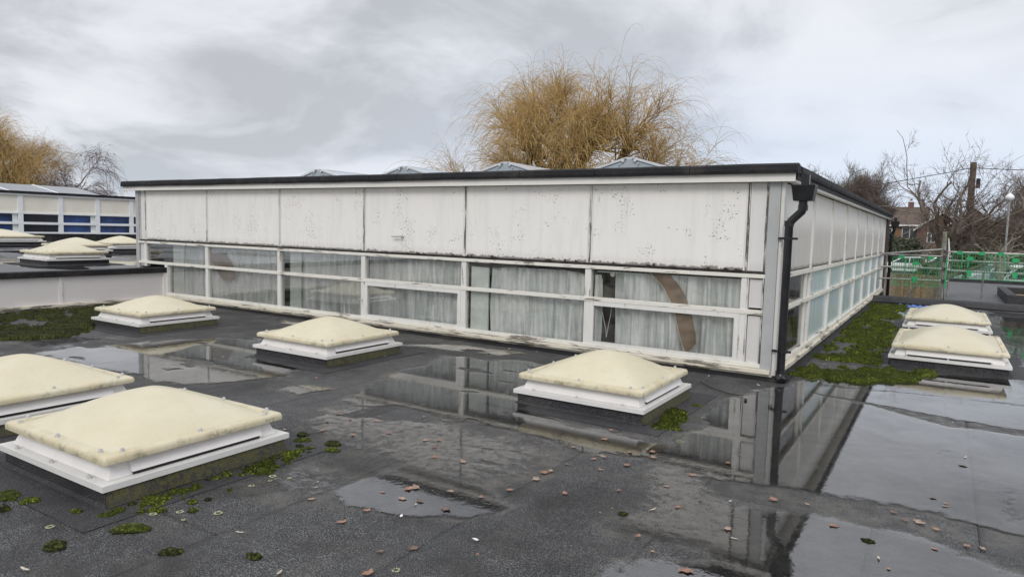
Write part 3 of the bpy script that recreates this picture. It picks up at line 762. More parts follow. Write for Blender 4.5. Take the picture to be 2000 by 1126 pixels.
# ------------------------------------------------------------------ domed skylights
def skylight(cx, cy, sx, sy, z0, label, flap='x', mossy=True, peak=.215, group='cream domed skylights on the flat roof', lowres=False, crack=0):
    S = empty('domed_skylight', (cx, cy, z0), label, 'skylight', group)
    hx, hy = sx / 2, sy / 2
    # kerb: felt covered upstand, splayed fillet at its foot
    k = MB(); k.box(-hx + .03, hx - .03, -hy + .03, hy - .03, .012, .102); k.box(-hx - .01, hx + .01, -hy - .01, hy + .01, -.01, .022, top=(.035, .035))
    kb = k.build('kerb', FELT_K, S)
    if mossy:
        MB().prism([(hx - .029, -hy + .032, .015), (hx + .012, -hy + .032, .012), (hx - .010, -hy + .032, .098), (hx - .029, -hy + .032, .098)], (0, sy - .07, 0)).build('mossy_felt_face', FELT_M, kb)
    fl_ = MB()     # flange frame (four mitred lengths)
    w = .085; za, zb = .102, .137
    o4 = [(-hx, -hy), (hx, -hy), (hx, hy), (-hx, hy)]; i4 = [(-hx + w, -hy + w), (hx - w, -hy + w), (hx - w, hy - w), (-hx + w, hy - w)]
    for q in range(4):
        p = (q + 1) % 4
        b = len(fl_.v)
        fl_.v += [(*o4[q], za), (*o4[p], za), (*i4[p], za), (*i4[q], za), (*o4[q], zb), (*o4[p], zb), (*i4[p], zb), (*i4[q], zb)]
        fl_.f += [tuple(b + t for t in f) for f in ((0, 1, 5, 4), (4, 5, 6, 7), (3, 2, 1, 0), (2, 3, 7, 6))]
    fl_.build('flange', UPVC_G, S)
    up = MB(); a, b_ = hx - .062, hy - .062; ta = .045
    up.box(-a, a, -b_, b_, .1375, .245, top=(ta, ta)); up.build('upstand', UPVC, S, bevel=.004)
    # vent flap(s)
    def flapm(axis):
        fm = MB(); gp = MB()
        if axis == 'x':
            L0 = b_ - .13
            fm.prism([(a - .012, -L0, .160), (a + .020, -L0, .160), (a - .020, -L0, .226), (a - .040, -L0, .226)], (0, 2 * L0, 0))
            gp.box(a - .02, a + .004, -L0 + .01, L0 - .01, .139, .160)
        else:
            L0 = a - .13
            fm.prism([(-L0, -(b_ - .012), .160), (-L0, -(b_ + .020), .160), (-L0, -(b_ - .020), .226), (-L0, -(b_ - .040), .226)], (2 * L0, 0, 0))
            gp.box(-L0 + .01, L0 - .01, -(b_ + .004), -(b_ - .02), .139, .160)
        f_ = fm.build('vent_flap', UPVC, S, bevel=.0025); gp.build('vent_slot', DARK_GAP, S)
    flapm(flap)
    # rim + dome as height surface
    rx, ry = hx - .028, hy - .028
    rm = MB(); n = 9; prof = [(0.02, .232), (0, .238), (-.002, .262), (.006, .280), (.020, .287), (.062, .287), (.068, .272)]
    rings = []
    for (ins, z) in prof:
        X_, Y_ = rx - ins, ry - ins; rc = max(.004, .022 - ins * .2); ring = []
        for (qx, qy, a0) in ((1, 1, 0), (-1, 1, 90), (-1, -1, 180), (1, -1, 270)):
            for t in range(4):
                an = math.radians(a0 + t * 30); ring.append(len(rm.v)); rm.v.append((qx * (X_ - rc) + rc * math.cos(an), qy * (Y_ - rc) + rc * math.sin(an), z))
        rings.append(ring)
    for A, B in zip(rings[:-1], rings[1:]):
        for t in range(16): rm.f.append((A[t], A[(t + 1) % 16], B[(t + 1) % 16], B[t]))
    rm.f.append(tuple(rings[0])[::-1])
    rm.build('dome_rim', RIM, S, smooth=True)
    N_ = 18 if lowres else 36; u = np.linspace(-1, 1, N_ + 1); U, Vv = np.meshgrid(u, u, indexing='ij')
    dx, dy = rx - .060, ry - .060
    ff = (1 - np.abs(U) ** 1.9) * (1 - np.abs(Vv) ** 1.9)
    nn = (np.abs(U) ** 7 + np.abs(Vv) ** 7) ** (1 / 7)
    Hh = .274 + peak * (.34 * np.clip(ff, 0, 1) ** .85 + .66 * np.clip(1 - np.minimum(nn, 1) ** 1.28, 0, 1)) + .002 * (fbm(U * 2 + cx, Vv * 2 + cy, 1.4, 3) - .5)
    V = np.stack([U * dx, Vv * dy, Hh], -1).reshape(-1, 3); I = np.arange((N_ + 1) ** 2).reshape(N_ + 1, -1)
    F = np.stack([I[:-1, :-1], I[1:, :-1], I[1:, 1:], I[:-1, 1:]], -1).reshape(-1, 4)
    link_mesh('dome', mesh_arrays('dome', V, F, DOME, True), S)
    if not lowres:
        cap = MB(); cap.tube([(0, 0, -.002), (0, 0, .009)], .0145, 6); cap.tube([(0, 0, .009), (0, 0, .021)], [.0118, .010], 6)
        c0 = cap.build('bolt_cap', GREY_CAP, S, smooth=False); used = False
        pos = []
        for s in (-1, 1):
            for f in (-.80, 0, .80):
                pos += [(f * rx, s * (ry - .042), .286), (s * (rx - .042), f * ry, .286)]
                pos += [(f * .86 * hx, s * (hy - .030), zb)]
                if flap != 'x' or s < 0: pos += [(s * (hx - .030), f * .86 * hy, zb)]
        for p in pos:
            if not used: c0.location = p; used = True
            else: shared(c0, 'bolt_cap', S, loc=p, rot=(random.uniform(-.08, .08), random.uniform(-.08, .08), random.uniform(0, 3)))
    # felt apron dressed round the kerb on to the roof
    ap = MB(); e = .20; z1, z2 = .0022, .0085
    for (x0, x1, y0, y1) in ((-hx - e, hx + e, -hy - e, -hy), (-hx - e, hx + e, hy, hy + e), (-hx - e, -hx, -hy, hy), (hx, hx + e, -hy, hy)): ap.box(x0, x1, y0, y1, z1, z2)
    ap.build('felt_apron', FELT_K, S)
    return S
SK = 1.27
skylight(-2.915, -5.445, SK, SK, 0, 'large cream domed skylight nearest the camera at lower left, mossy kerb')
skylight(-4.775, -5.445, SK, SK, 0, 'cream domed skylight cut by the left picture edge behind the nearest one')
skylight(-1.115, -2.045, SK, SK, 0, 'cream domed skylight nearest the downpipe, standing before the last window bays')
skylight(-4.840, -2.045, SK, SK, 0, 'middle cream domed skylight on the main roof, in front of the third and fourth bays', peak=.20)
skylight(-8.575, -2.045, SK, SK, 0, 'cream domed skylight at the back left beside the low white parapet', peak=.19)
skylight(1.665, 2.83, 1.29, 1.86, 0, 'pale domed skylight on the right, mirrored in the large puddle', flap='y', mossy=False, peak=.20)
skylight(1.655, 6.53, 1.29, 1.86, 0, 'pale domed skylight at the right, behind the one mirrored in the puddle', flap='y', mossy=False, peak=.20)

# ------------------------------------------------------------------ raised roof on the left with low parapet
rz = .62
rr_ = empty('raised_flat_roof', (-11.65, 0, 0), 'higher flat roof at left with low white boarded parapet and black felt edge', 'roof')
def rb(name, m, x0, x1, y0, y1, z0, z1, **k): return bx(name, m, rr_, x0, x1, y0, y1, z0, z1, loc0=(-11.65, 0, 0), **k)
rb('deck', FELT_W, -75, -11.75, -14, 45, -2.9, rz - .02)
rb('parapet_board', PANEL_P, -11.72, -11.64, -14, -2.0, .08, .57); rb('parapet_board', PANEL_P, -11.72, -11.64, -1.96, -.04, .08, .57)
rb('joint_cover', PAINT_V, -11.66, -11.625, -2.01, -1.95, .07, .565)
rb('end_post', PAINT_V, -11.66, -11.60, -.10, -.03, .05, .60, bevel=.004)
rb('sill', PAINT_SILLY, -11.66, -11.57, -14, -.05, .035, .085, bevel=.006)
rb('base_board', PAINT_SILLY, -11.66, -11.60, -14, -.05, .0, .033)
yy = -14
for y1 in (-6.5, -4.4, -2.3, -.02):
    rb('felt_edge', FELT_D, -11.80, -11.58, yy + .004, y1, .565, .668, bevel=.015); yy = y1
# wet top sheet of the raised roof with ridges of standing water
def raised_top():
    X, Y = np.meshgrid(np.linspace(-40, -11.8, 240), np.linspace(-10, 30, 300), indexing='ij')
    n = fbm(X * .5, Y * 1.3, .7, 5)
    W = sst(n, .30, .52); Z = rz - .004 + .004 * fbm(X, Y, 1.5, 2)
    V = np.stack([X + 11.65, Y, Z], -1).reshape(-1, 3); I = np.arange(X.size).reshape(X.shape)
    F = np.stack([I[:-1, :-1], I[1:, :-1], I[1:, 1:], I[:-1, 1:]], -1).reshape(-1, 4)
    m, g, out = new_mat('wet_far_felt'); P = g.pos(); w = g.attr('wet')
    ws = g.step(g.math('ADD', w, g.math('MULTIPLY', g.math('SUBTRACT', g.noise(P, 9, 4, .7), .5), .7)), .42, .55)
    col = g.mix(ws, g.mix(g.noise(P, 3, 5), (.05, .052, .056), (.10, .10, .105)), (.04, .04, .042))
    principled(g, out, col, g.lin(ws, 0, 1, .42, .03), g.bump(g.noise(P, 60, 3), g.lin(ws, 0, 1, .5, .01), .01), IOR=1.6)
    me = mesh_arrays('wet_felt_sheet', V, F, m); at = me.attributes.new('wet', 'FLOAT', 'POINT'); at.data.foreach_set('value', W.ravel().astype(np.float32))
    link_mesh('wet_felt_sheet', me, rr_)
raised_top()
GRP2 = 'cream domed skylights on the raised roof'
skylight(-14.42, -.60, 1.27, 1.27, rz, 'cream domed skylight on the raised left roof, nearest above the parapet', mossy=False, group=GRP2, peak=.19)
skylight(-18.4, 1.55, 1.27, 1.27, rz, 'cream domed skylight on the raised roof just behind the nearest one there', mossy=False, group=GRP2, peak=.19, lowres=True)
skylight(-20.0, 3.6, 1.27, 1.27, rz, 'cream domed skylight on the raised roof furthest right, partly hidden by another dome', mossy=False, group=GRP2, peak=.2, lowres=True)
skylight(-23.0, 1.55, 1.8, 1.8, rz + .12, 'pale domed skylight on a black kerb at the left picture edge of the raised roof', mossy=False, group=GRP2, peak=.2, lowres=True)

# ------------------------------------------------------------------ wing with blue windows
wing = empty('school_wing', (-30, 0, rz), 'low cream and white school wing with blue curtained windows behind the raised roof', 'building')
WX = -30
def wb(name, m, x0, x1, y0, y1, z0, z1, **k): return bx(name, m, wing, x0, x1, y0, y1, z0, z1, loc0=(WX, 0, rz), **k)
BLUE = simple('blue_curtain_glass', (.022, .048, .15), .25, .6, .9); DKG = simple('dark_window_glass', (.012, .013, .018), .12, .3, 1)
wb('wall', INTER, -52, WX - .1, -8, 30, rz, 2.56)
wb('roof_edge', FELT_D, -52, WX + .14, -8, 30, 2.53, 2.63); wb('fascia', WHITE_CLEAN, WX + .0, WX + .10, -8, 30, 2.46, 2.53)
wb('kerb', FELT_D, WX - .1, WX + .10, -8, 30, rz - .02, .92)
wy = [3.53 + 1.485 * k for k in range(-7, 17)]
for k, y in enumerate(wy):
    wb('mullion', WHITE_CLEAN, WX, WX + .06, y - .09, y + .09, .92, 2.46)
    if k < len(wy) - 1:
        y1 = wy[k + 1]
        wb('wall_board', PANEL_W, WX - .02, WX + .02, y + .09, y1 - .09, 1.78, 2.46)
        dark = (k == 8)
        gm = DKG if dark else BLUE
        wb('window_pane', gm, WX - .03, WX + .0, y + .09, y1 - .09, 1.40, 1.72); wb('window_pane', gm, WX - .03, WX + .0, y + .09, y1 - .09, 1.0, 1.30)
        if k % 2 == 1: wb('end_board', BLIND, WX - .0, WX + .004, y1 - .28, y1 - .10, 1.0, 1.72)
for z0, z1 in ((1.72, 1.78), (1.30, 1.40), (.93, 1.0)): wb('rail', WHITE_CLEAN, WX - .02, WX + .065, -8, 30, z0, z1)
# rooflight panels lying on the wing's roof
SOLAR = simple('grey_roof_glazing', (.17, .18, .20), .18, .15, 2)
rp = empty('pitched_rooflight', (-34, 0, 2.63), 'long low grey glazed rooflight with white bars on the wing roof', 'rooflight')
for k in range(7):
    y0 = -4.2 + k * 1.9
    MB().prism([(2.4, y0 + .04, .0), (2.4, y0 + 1.86, .0), (0, y0 + 1.86, .40), (0, y0 + .04, .40)], (0, 0, .03)).build('glazing_panel', SOLAR, rp)
    MB().prism([(2.42, y0 - .04, .02), (2.42, y0 + .04, .02), (0, y0 + .04, .43), (0, y0 - .04, .43)], (0, 0, .03)).build('glazing_bar', WHITE_CLEAN, rp)

# ------------------------------------------------------------------ kerb, lower roof and scaffold on the right
kr = MB(); n = 14
prof = [(0, -.01), (-.02, .03), (.02, .10), (.10, .15), (.22, .17), (.36, .15), (.46, .10), (.50, -.01)]
rows = []
for i_ in range(n + 1):
    x = .08 + i_ * 6.4 / n; y = 11.60
    rows.append(len(kr.v)); kr.v += [(x, y + q, z + .006 * math.sin(i_ * 1.7)) for q, z in prof]
for i_ in range(n):
    for p in range(len(prof) - 1): kr.f.append((rows[i_] + p, rows[i_ + 1] + p, rows[i_ + 1] + p + 1, rows[i_] + p + 1))
kr.f.append(tuple(rows[0] + p for p in range(len(prof))))
kr.build('roof_kerb', FELT_K, slab, smooth=True)
FELT_L = felt_mat('pale_grey_felt', 3, (.10, .105, .11), (.2, .205, .215), False)
MB().box(1.62, 9, 12.1, 22.6, -2.9, .10).build('lower_flat_roof', FELT_L, None, kind='structure')
lk = MB(); lk.box(1.62, 9, 22.3, 22.6, .101, .22); lk.build('roof_edge_upstand', FELT_K, bpy.data.objects['lower_flat_roof'])
hk = empty('roof_hatch_upstand', (3.9, 14.2, .1), 'open felt covered upstand frame on the grey roof at right edge', 'roof hatch')
for (x0, x1, y0, y1) in ((-1.0, 1.0, -1.8, -1.6), (-1.0, 1.0, 1.6, 1.8), (-1.0, -.8, -1.6, 1.6), (.8, 1.0, -1.6, 1.6)):
    MB().box(x0, x1, y0, y1, 0, .24).build('kerb', FELT_K, hk, bevel=.02)
MB().box(-.80, .80, -1.6, 1.6, .02, .06).build('timber_board', TIMBER, hk)

STEEL = simple('galvanised_tube', (.33, .32, .31), .45, .25, 8, metallic=.5); RUST = simple('rusty_fitting', (.08, .06, .055), .8, .3, 30)
GREEN = simple('green_guard_plastic', (.025, .33, .12), .4, .1); GREEN_W = simple('green_mesh_wire', (.04, .27, .11), .45, .1)
sc = empty('scaffold', (1.55, 13.6, 0), 'galvanised tube scaffold edge protection standing beyond the roof kerb', 'scaffold')
SX, SY = 1.55, 13.6
def tb(name, pts, rad=.024, m=None): return MB().tube([(p[0] - SX, p[1] - SY, p[2]) for p in pts], rad, 8).build(name, m or STEEL, sc, smooth=True)
tb('standard', [(1.60, 13.6, -2.9), (1.55, 13.6, 1.45)], .03); tb('standard', [(1.70, 13.75, -2.9), (1.68, 13.75, 1.25)])
tb('standard', [(.20, 13.75, -2.9), (.20, 13.75, 1.2)]); tb('standard', [(3.65, 13.75, .1), (3.65, 13.75, 1.35)]); tb('standard', [(2.45, 13.8, .1), (2.45, 13.8, 1.32)], .02)
tb('ledger', [(.10, 13.55, 1.20), (1.50, 13.5, 1.37)], .024)
tb('ledger', [(.0, 13.65, 1.18), (1.72, 13.65, 1.18)]); tb('ledger', [(.0, 13.65, .85), (1.70, 13.65, .85)]); tb('ledger', [(-.05, 13.65, .52), (1.68, 13.65, .53)])
tb('ledger', [(1.55, 13.65, 1.31), (5.5, 13.65, 1.31)]); tb('ledger', [(1.55, 13.65, 1.08), (5.5, 13.65, 1.07)]); tb('ledger', [(1.55, 13.65, .82), (5.5, 13.65, .81)])
tb('brace', [(.62, 13.9, -.1), (1.1, 13.9, .52), (1.5, 13.9, 1.1)], .02)
for z in (1.31, 1.18, .85, .53, 1.08):
    MB().box(1.52 - SX, 1.62 - SX, -.05, .06, z - .045, z + .045).build('coupler', RUST, sc, bevel=.01)
def guard(x0, x1, z0, z1, label):
    gd = empty('mesh_guard_panel', ((x0 + x1) / 2, 13.6, z0), label, 'safety barrier', 'green mesh guards clipped to the scaffold')
    w = (x1 - x0) / 2; h = z1 - z0
    fm = MB()
    for z in (0, h): fm.tube([(-w, 0, z), (w, 0, z)], .009, 6)
    for x in (-w, w): fm.tube([(x, 0, 0), (x, 0, h)], .009, 6)
    fm.build('frame', GREEN, gd)
    wm = MB(); nx = int(2 * w / .055); nz = int(h / .075)
    for i_ in range(1, nx): wm.tube([(-w + 2 * w * i_ / nx, 0, 0), (-w + 2 * w * i_ / nx, 0, h)], .0046, 4, False)
    for j_ in range(1, nz): wm.tube([(-w, 0, h * j_ / nz), (w, 0, h * j_ / nz)], .0046, 4, False)
    wm.build('wire_mesh', GREEN_W, gd, kind='stuff')
    pl = MB(); pts = [(.09 * math.cos(t * math.pi / 8), -.012, .05 * math.sin(t * math.pi / 8)) for t in range(16)]
    pl.prism([(p[0], p[1], p[2] + h * .80) for p in pts], (0, .02, 0)); pl.build('oval_tag', GREEN, gd)
    MB().box(-.045, .045, -.014, .012, h * .10, h * .34).box(-.07, .07, -.012, .010, h * .24, h * .32).build('clip_plate', GREEN, gd)
    for x in (-w * .62, w * .62): MB().box(x - .06, x + .06, -.012, .014, h - .03, h + .06).build('hook', GREEN, gd)
    for x in (-w * .8, -w * .3, w * .35, w * .85): MB().box(x - .015, x + .015, -.01, .01, .03, .08).build('foot_clip', GREEN, gd)
    for x in (-w * .45, -w * .1): MB().box(x - .012, x + .012, -.01, .01, h * .45, h * .98).build('upright_bar', GREEN, gd)
guard(.36, 1.46, .36, 1.12, 'green mesh guard panel left of the scaffold post, above the brown fence')
guard(1.74, 2.52, .62, 1.28, 'green mesh guard panel directly right of the scaffold post')
guard(2.58, 3.62, .62, 1.28, 'green mesh guard panel at the right picture edge')
tag(MB().box(1.60, 1.64, 13.5, 13.53, .35, 1.15).build('green_post_strip', GREEN, None), 'upright bright green plastic strip fixed beside the scaffold post', 'post')

BLUET = simple('blue_sheet', (.03, .14, .5), .4, .3, 9)
bl_ = MB()
for k in range(9):
    x = .62 + k * .09; bl_.prism([(x, 10.7 + .05 * math.sin(k * 2), .012), (x + .10, 10.72 + .05 * math.sin(k * 2 + 2), .012), (x + .09, 10.95, .02 + .02 * (k % 3)), (x, 10.93, .02 + .02 * ((k + 1) % 3))], (0, 0, .01))
tag(bl_.build('blue_tarpaulin_scrap', BLUET, None), 'crumpled scrap of blue sheet lying by the far roof kerb', 'tarpaulin')
cb_ = MB().tube([(-.64, -.58, .02), (-.52, -.80, .02), (-.36, -.98, .022), (-.20, -1.06, .018), (-.06, -1.10, .02)], .006, 6)
tag(cb_.build('loose_cable', BLACKP, None, smooth=True), 'short black cable lying curved on the felt left of the downpipe', 'cable')
tag(MB().tube([(.0, -1.25, .015), (.012, -1.24, .026)], .014, 8).build('black_bottle_cap', BLACKP, None), 'small black cap lying on the felt near the downpipe skylight', 'cap')

# ------------------------------------------------------------------ moss
def moss_mat_sheet(name, poly, step, thr, hgt, m, label_parent=None, zoff=0, seed=0, spread=.22):
    P = np.array(poly); x0, y0 = P.min(0) - .15; x1, y1 = P.max(0) + .15
    X, Y = np.meshgrid(np.arange(x0, x1, step), np.arange(y0, y1, step), indexing='ij')
    d = sdf(X, Y, poly); cov = sst(d, .20, -.14)
    n = 1.35 * fbm(X + seed, Y, 2.6, 5) - .17; n2 = fbm(X, Y + seed, 13, 3); n3 = fbm(X + 3, Y + seed, 42, 2)
    h = (n * .62 + n2 * .38 - thr - (1 - cov) * .5)
    H_ = np.where(h > 0, np.clip(h, 0, .12) / .12, -1)
    Z = np.where(H_ > 0, .008 + hgt * (np.sqrt(np.clip(H_, 0, 1)) * .55 + .6 * n3 * np.clip(H_ * 2, 0, 1)), -.004) + zoff
    X = X + rng.normal(0, step * .22, X.shape); Y = Y + rng.normal(0, step * .22, X.shape)
    K = H_ > 0; Q = K[:-1, :-1] | K[1:, :-1] | K[1:, 1:] | K[:-1, 1:]
    I = np.arange(X.size).reshape(X.shape); i, j = np.nonzero(Q)
    F = np.stack([I[i, j], I[i + 1, j], I[i + 1, j + 1], I[i, j + 1]], -1)
    V = np.stack([X, Y, Z], -1).reshape(-1, 3)
    u, inv = np.unique(F, return_inverse=True); V = V[u]; F = inv.reshape(F.shape)
    # blades on top
    hv = np.nonzero(V[:, 2] > .015)[0]
    if len(hv):
        k = min(len(hv) * 2, 26000); s = rng.choice(hv, k); B = V[s] + rng.normal(0, step * .4, (k, 3)) * [1, 1, 0]
        a = rng.random(k) * 6.28; l = rng.uniform(.008, .020, k); w = .0030
        t1 = B + np.stack([np.cos(a) * w, np.sin(a) * w, 0 * a], -1); t2 = B - np.stack([np.cos(a) * w, np.sin(a) * w, 0 * a], -1)
        tip = B + np.stack([rng.normal(0, .005, k), rng.normal(0, .005, k), l], -1)
        nb = len(V); V = np.concatenate([V, t1, t2, tip, tip + [0.0008, 0, 0]]); q = np.arange(k)
        F = np.concatenate([F, np.stack([nb + q, nb + k + q, nb + 2 * k + q, nb + 3 * k + q], -1)])
    o = link_mesh(name, mesh_arrays(name, V, F, m, True), None, 'stuff'); return o
tag(moss_mat_sheet('moss_mat', [(.14, .35), (.10, 11.0), (.9, 11.0), (.85, 8.6), (.96, 5.2), (1.0, 3.6), (1.0, 1.7), (1.55, 1.68), (1.5, 1.0), (.75, .35)], .022, .455, .05, MOSS), 'thick green moss mat between the side windows and the right skylights', 'moss')
tag(moss_mat_sheet('moss_mat', [(-11.5, -5.0), (-11.5, -.9), (-10.6, -.9), (-9.5, -1.9), (-9.4, -2.6), (-8.7, -2.85), (-8.3, -3.5), (-8.7, -4.2), (-9.9, -5.0)], .03, .43, .05, MOSS_D), 'dark patchy moss in the corner below the white parapet', 'moss')
tag(moss_mat_sheet('moss_mat', [(-2.26, -6.25), (-2.26, -4.7), (-2.05, -4.55), (-2.0, -5.2), (-2.10, -6.1)], .012, .42, .03, MOSS, seed=3), 'moss growing along the right kerb of the nearest skylight', 'moss')
tag(moss_mat_sheet('moss_mat', [(-.46, -2.70), (-.46, -2.0), (-.32, -2.1), (-.25, -2.45), (-.30, -2.68)], .012, .44, .03, MOSS, seed=8), 'bright moss at the foot of the skylight nearest the downpipe', 'moss')
tag(moss_mat_sheet('moss_mat', [(-3.9, -6.25), (-2.9, -6.20), (-2.75, -6.45), (-3.4, -6.75), (-4.2, -6.6)], .015, .40, .035, MOSS_D, seed=5), 'moss before the nearest skylight at the lower left corner', 'moss')
def cushion(x, y, s, m, label, el=1.0, rot=0.0, group='small round moss cushions on the felt'):
    n, k = 20, 7; V = [(0, 0, s * .42)]
    for j in range(1, k):
        p = j / (k - 1) * math.pi / 2
        for i_ in range(n):
            a = 2 * math.pi * i_ / n; r_ = s * math.sin(p) * (1 + .28 * mnoise.noise(Vector((math.cos(a) * 1.7 + x * 9, math.sin(a) * 1.7 + y * 9, 0)))) + .004 * random.uniform(-1, 1)
            V.append((r_ * math.cos(a) * el, r_ * math.sin(a), s * .42 * math.cos(p) + .004 * random.uniform(-1, 1)))
    F = []
    b = MB(); b.v = V
    for i_ in range(n): b.f.append((0, 1 + i_, 1 + (i_ + 1) % n))
    for j in range(k - 2):
        for i_ in range(n): a0 = 1 + j * n; b.f.append((a0 + i_, a0 + n + i_, a0 + n + (i_ + 1) % n, a0 + (i_ + 1) % n))
    o = b.build('moss_cushion', m, None, smooth=True); o.location = (x, y, .006); o.rotation_euler = (0, 0, rot)
    tag(o, label, 'moss', group)
MARKS = ((-2.0, -5.9, 'beside the nearest skylight kerb'), (-3.0, -6.5, 'at the lower left in front of the nearest skylight'), (-2.3, -4.4, 'behind the far right corner of the nearest skylight'), (-1.0, -4.95, 'in the small foreground puddle'), (-1.2, -5.8, 'at the bottom left middle of the open felt'),
         (-.5, -5.6, 'at the bottom centre of the open felt'), (-.6, -4.2, 'along the felt lap right of the small puddle'), (-1.6, -4.0, 'on the damp silt in the middle'), (-2.6, -3.9, 'on the felt left of the middle puddle'), (-.3, -3.3, 'before the skylight nearest the downpipe'), (.2, -3.8, 'on the felt between the middle and right puddles'),
         (.3, -4.5, 'on the felt above the bottom puddle'), (.9, -3.7, 'at the left end of the lap under the large puddle'), (1.6, -3.6, 'on the lap below the large right puddle'), (1.5, -2.5, 'in the large right puddle'), (1.3, -4.1, 'in the lower right puddle'), (-.3, -1.9, 'right of the skylight nearest the downpipe'), (-2.4, -1.8, 'between the two skylights before the windows'), (.4, 1.5, 'by the side wall'), (-4.5, -3.2, 'before the middle skylight'), (.0, -.5, 'by the downpipe foot'), (-3.5, -.3, 'along the foot of the window wall'))
def near(x, y): return min(MARKS, key=lambda m_: (m_[0] - x) ** 2 + (m_[1] - y) ** 2)[2]
for (x, y, s, el, rot, dk) in ((-1.93, -6.12, .055, 1.7, .7, 0), (-1.53, -6.15, .038, 1.5, .5, 1), (-2.0, -5.73, .028, 1.2, 0, 0), (-1.89, -5.80, .026, 1.2, .4, 0), (-2.04, -6.43, .05, 1.2, 0, 1), (-2.73, -6.24, .045, 1.3, .3, 0), (-2.91, -6.28, .06, 1.4, 0, 0),
        (-2.05, -5.91, .032, 1.8, .6, 0), (-2.38, -6.17, .03, 1.4, 0, 0), (-2.39, -4.6, .045, 1.5, 1, 0), (-2.15, -4.52, .05, 1.4, 0, 1), (-2.23, -4.82, .045, 1.5, .8, 0), (.09, -4.44, .026, 1.1, 0, 1), (1.30, -4.01, .028, 1.3, 0, 1), (-1.17, -5.95, .028, 1.6, 0, 1), (-1.96, -5.66, .02, 1, 0, 1),
        (-2.3, -4.7, .03, 1.3, 0, 1), (-2.05, -4.62, .04, 1.5, .4, 0), (-2.5, -4.5, .04, 1.2, 0, 1), (-.33, -1.72, .035, 1.5, 0, 0), (-.22, -2.6, .03, 1.5, .3, 0), (1.75, -2.25, .02, 1.4, 0, 1)):
    cushion(x, y, s, MOSS_D if dk else MOSS, ('small dark moss cushion ' if dk else 'small bright green moss cushion ') + near(x, y), el, rot, 'dark moss cushions on the felt' if dk else 'bright moss cushions on the felt')
mr = np.random.default_rng(44)
for _ in range(46):
    t_ = mr.random(); x = -2.27 + .03 + abs(mr.normal(0, .07)); y = -6.12 + 1.45 * t_
    s_ = mr.uniform(.014, .04)
    cushion(x, y, s_, MOSS if mr.random() < .7 else MOSS_D, 'moss tuft at the foot of the nearest skylight kerb', mr.uniform(1, 1.8), mr.uniform(0, 3), 'moss tufts along the nearest skylight kerb')
LICH = simple('pale_lichen', (.36, .36, .22), .9, .25, 60)
def lichen(x, y, s):
    b = MB(); n = 22
    for i in range(n):
        a0, a1 = 2 * math.pi * i / n, 2 * math.pi * (i + 1) / n
        f = lambda a, q: s * (q + .22 * mnoise.noise(Vector((math.cos(a) * 2.5 + x * 30, math.sin(a) * 2.5 + y * 30, q))))
        if mnoise.noise(Vector((i * .9, x * 50, y))) > .32: continue
        b.prism([(f(a0, .55) * math.cos(a0), f(a0, .55) * math.sin(a0), 0), (f(a0, 1) * math.cos(a0), f(a0, 1) * math.sin(a0), 0), (f(a1, 1) * math.cos(a1), f(a1, 1) * math.sin(a1), 0), (f(a1, .55) * math.cos(a1), f(a1, .55) * math.sin(a1), 0)], (0, 0, .0015))
    o = b.build('lichen_ring', LICH, None); o.location = (x, y, .0062)
    tag(o, 'pale yellowish lichen ring on felt ' + near(x, y), 'lichen', 'lichen rings on the felt')
for q in ((-1.97, -5.2, .022), (-1.92, -5.26, .014), (-1.94, -5.38, .018), (-1.86, -5.16, .014), (-1.75, -5.74, .024), (-1.93, -5.85, .02), (-.53, -5.66, .02), (-2.29, -6.34, .022), (-.09, -2.9, .035), (-2.02, -5.95, .02), (-.30, -1.9, .02), (-.15, -2.1, .018), (-1.82, -5.9, .012)): lichen(*q)

# fallen leaves
LEAF = [simple('dead_leaf_%s' % n_, c_, .6, .3, 40) for n_, c_ in (('orange', (.27, .145, .095)), ('tan', (.31, .215, .165)), ('brown', (.14, .09, .07)), ('pale', (.48, .42, .34)))]
def leaf_mesh(k, m):
    rr = random.Random(k); n = 28; ring = []
    for i in range(n):
        a = 2 * math.pi * i / n
        lobes = abs(math.sin(a * 2.5 + .4)); r_ = .55 + .45 * lobes ** .8
        if k % 4 == 3: r_ = .32 / math.sqrt((math.cos(a) * .32) ** 2 + (math.sin(a)) ** 2) * .95
        r_ *= 1 + rr.uniform(-.10, .10)
        x, y = r_ * math.cos(a), r_ * math.sin(a) * .72
        ring.append((x, y, .16 * x * x * rr.uniform(.4, 1.6) + .12 * rr.uniform(0, 1) * y * y + .05 * rr.uniform(0, 1)))
    b = MB(); b.v = ring + [(p[0] * .5, p[1] * .5, p[2] * .3) for p in ring] + [(0, 0, .0)]
    for i in range(n):
        j = (i + 1) % n; b.f.append((i, j, n + j, n + i)); b.f.append((n + i, n + j, 2 * n))
    b.tube([(-.9, 0, .05), (-1.35, .08, .10)], .025, 4)
    return b, m
LP = []
for k in range(10):
    b, m_ = leaf_mesh(k, LEAF[(0, 1, 0, 3, 2, 1, 0, 3, 1, 2)[k]])
    LP.append((b, m_))
leaf_me = []
for b, m_ in LP:
    me = bpy.data.meshes.new('leaf'); me.from_pydata(b.v, [], b.f); me.materials.append(m_); me.update(); leaf_me.append(me)
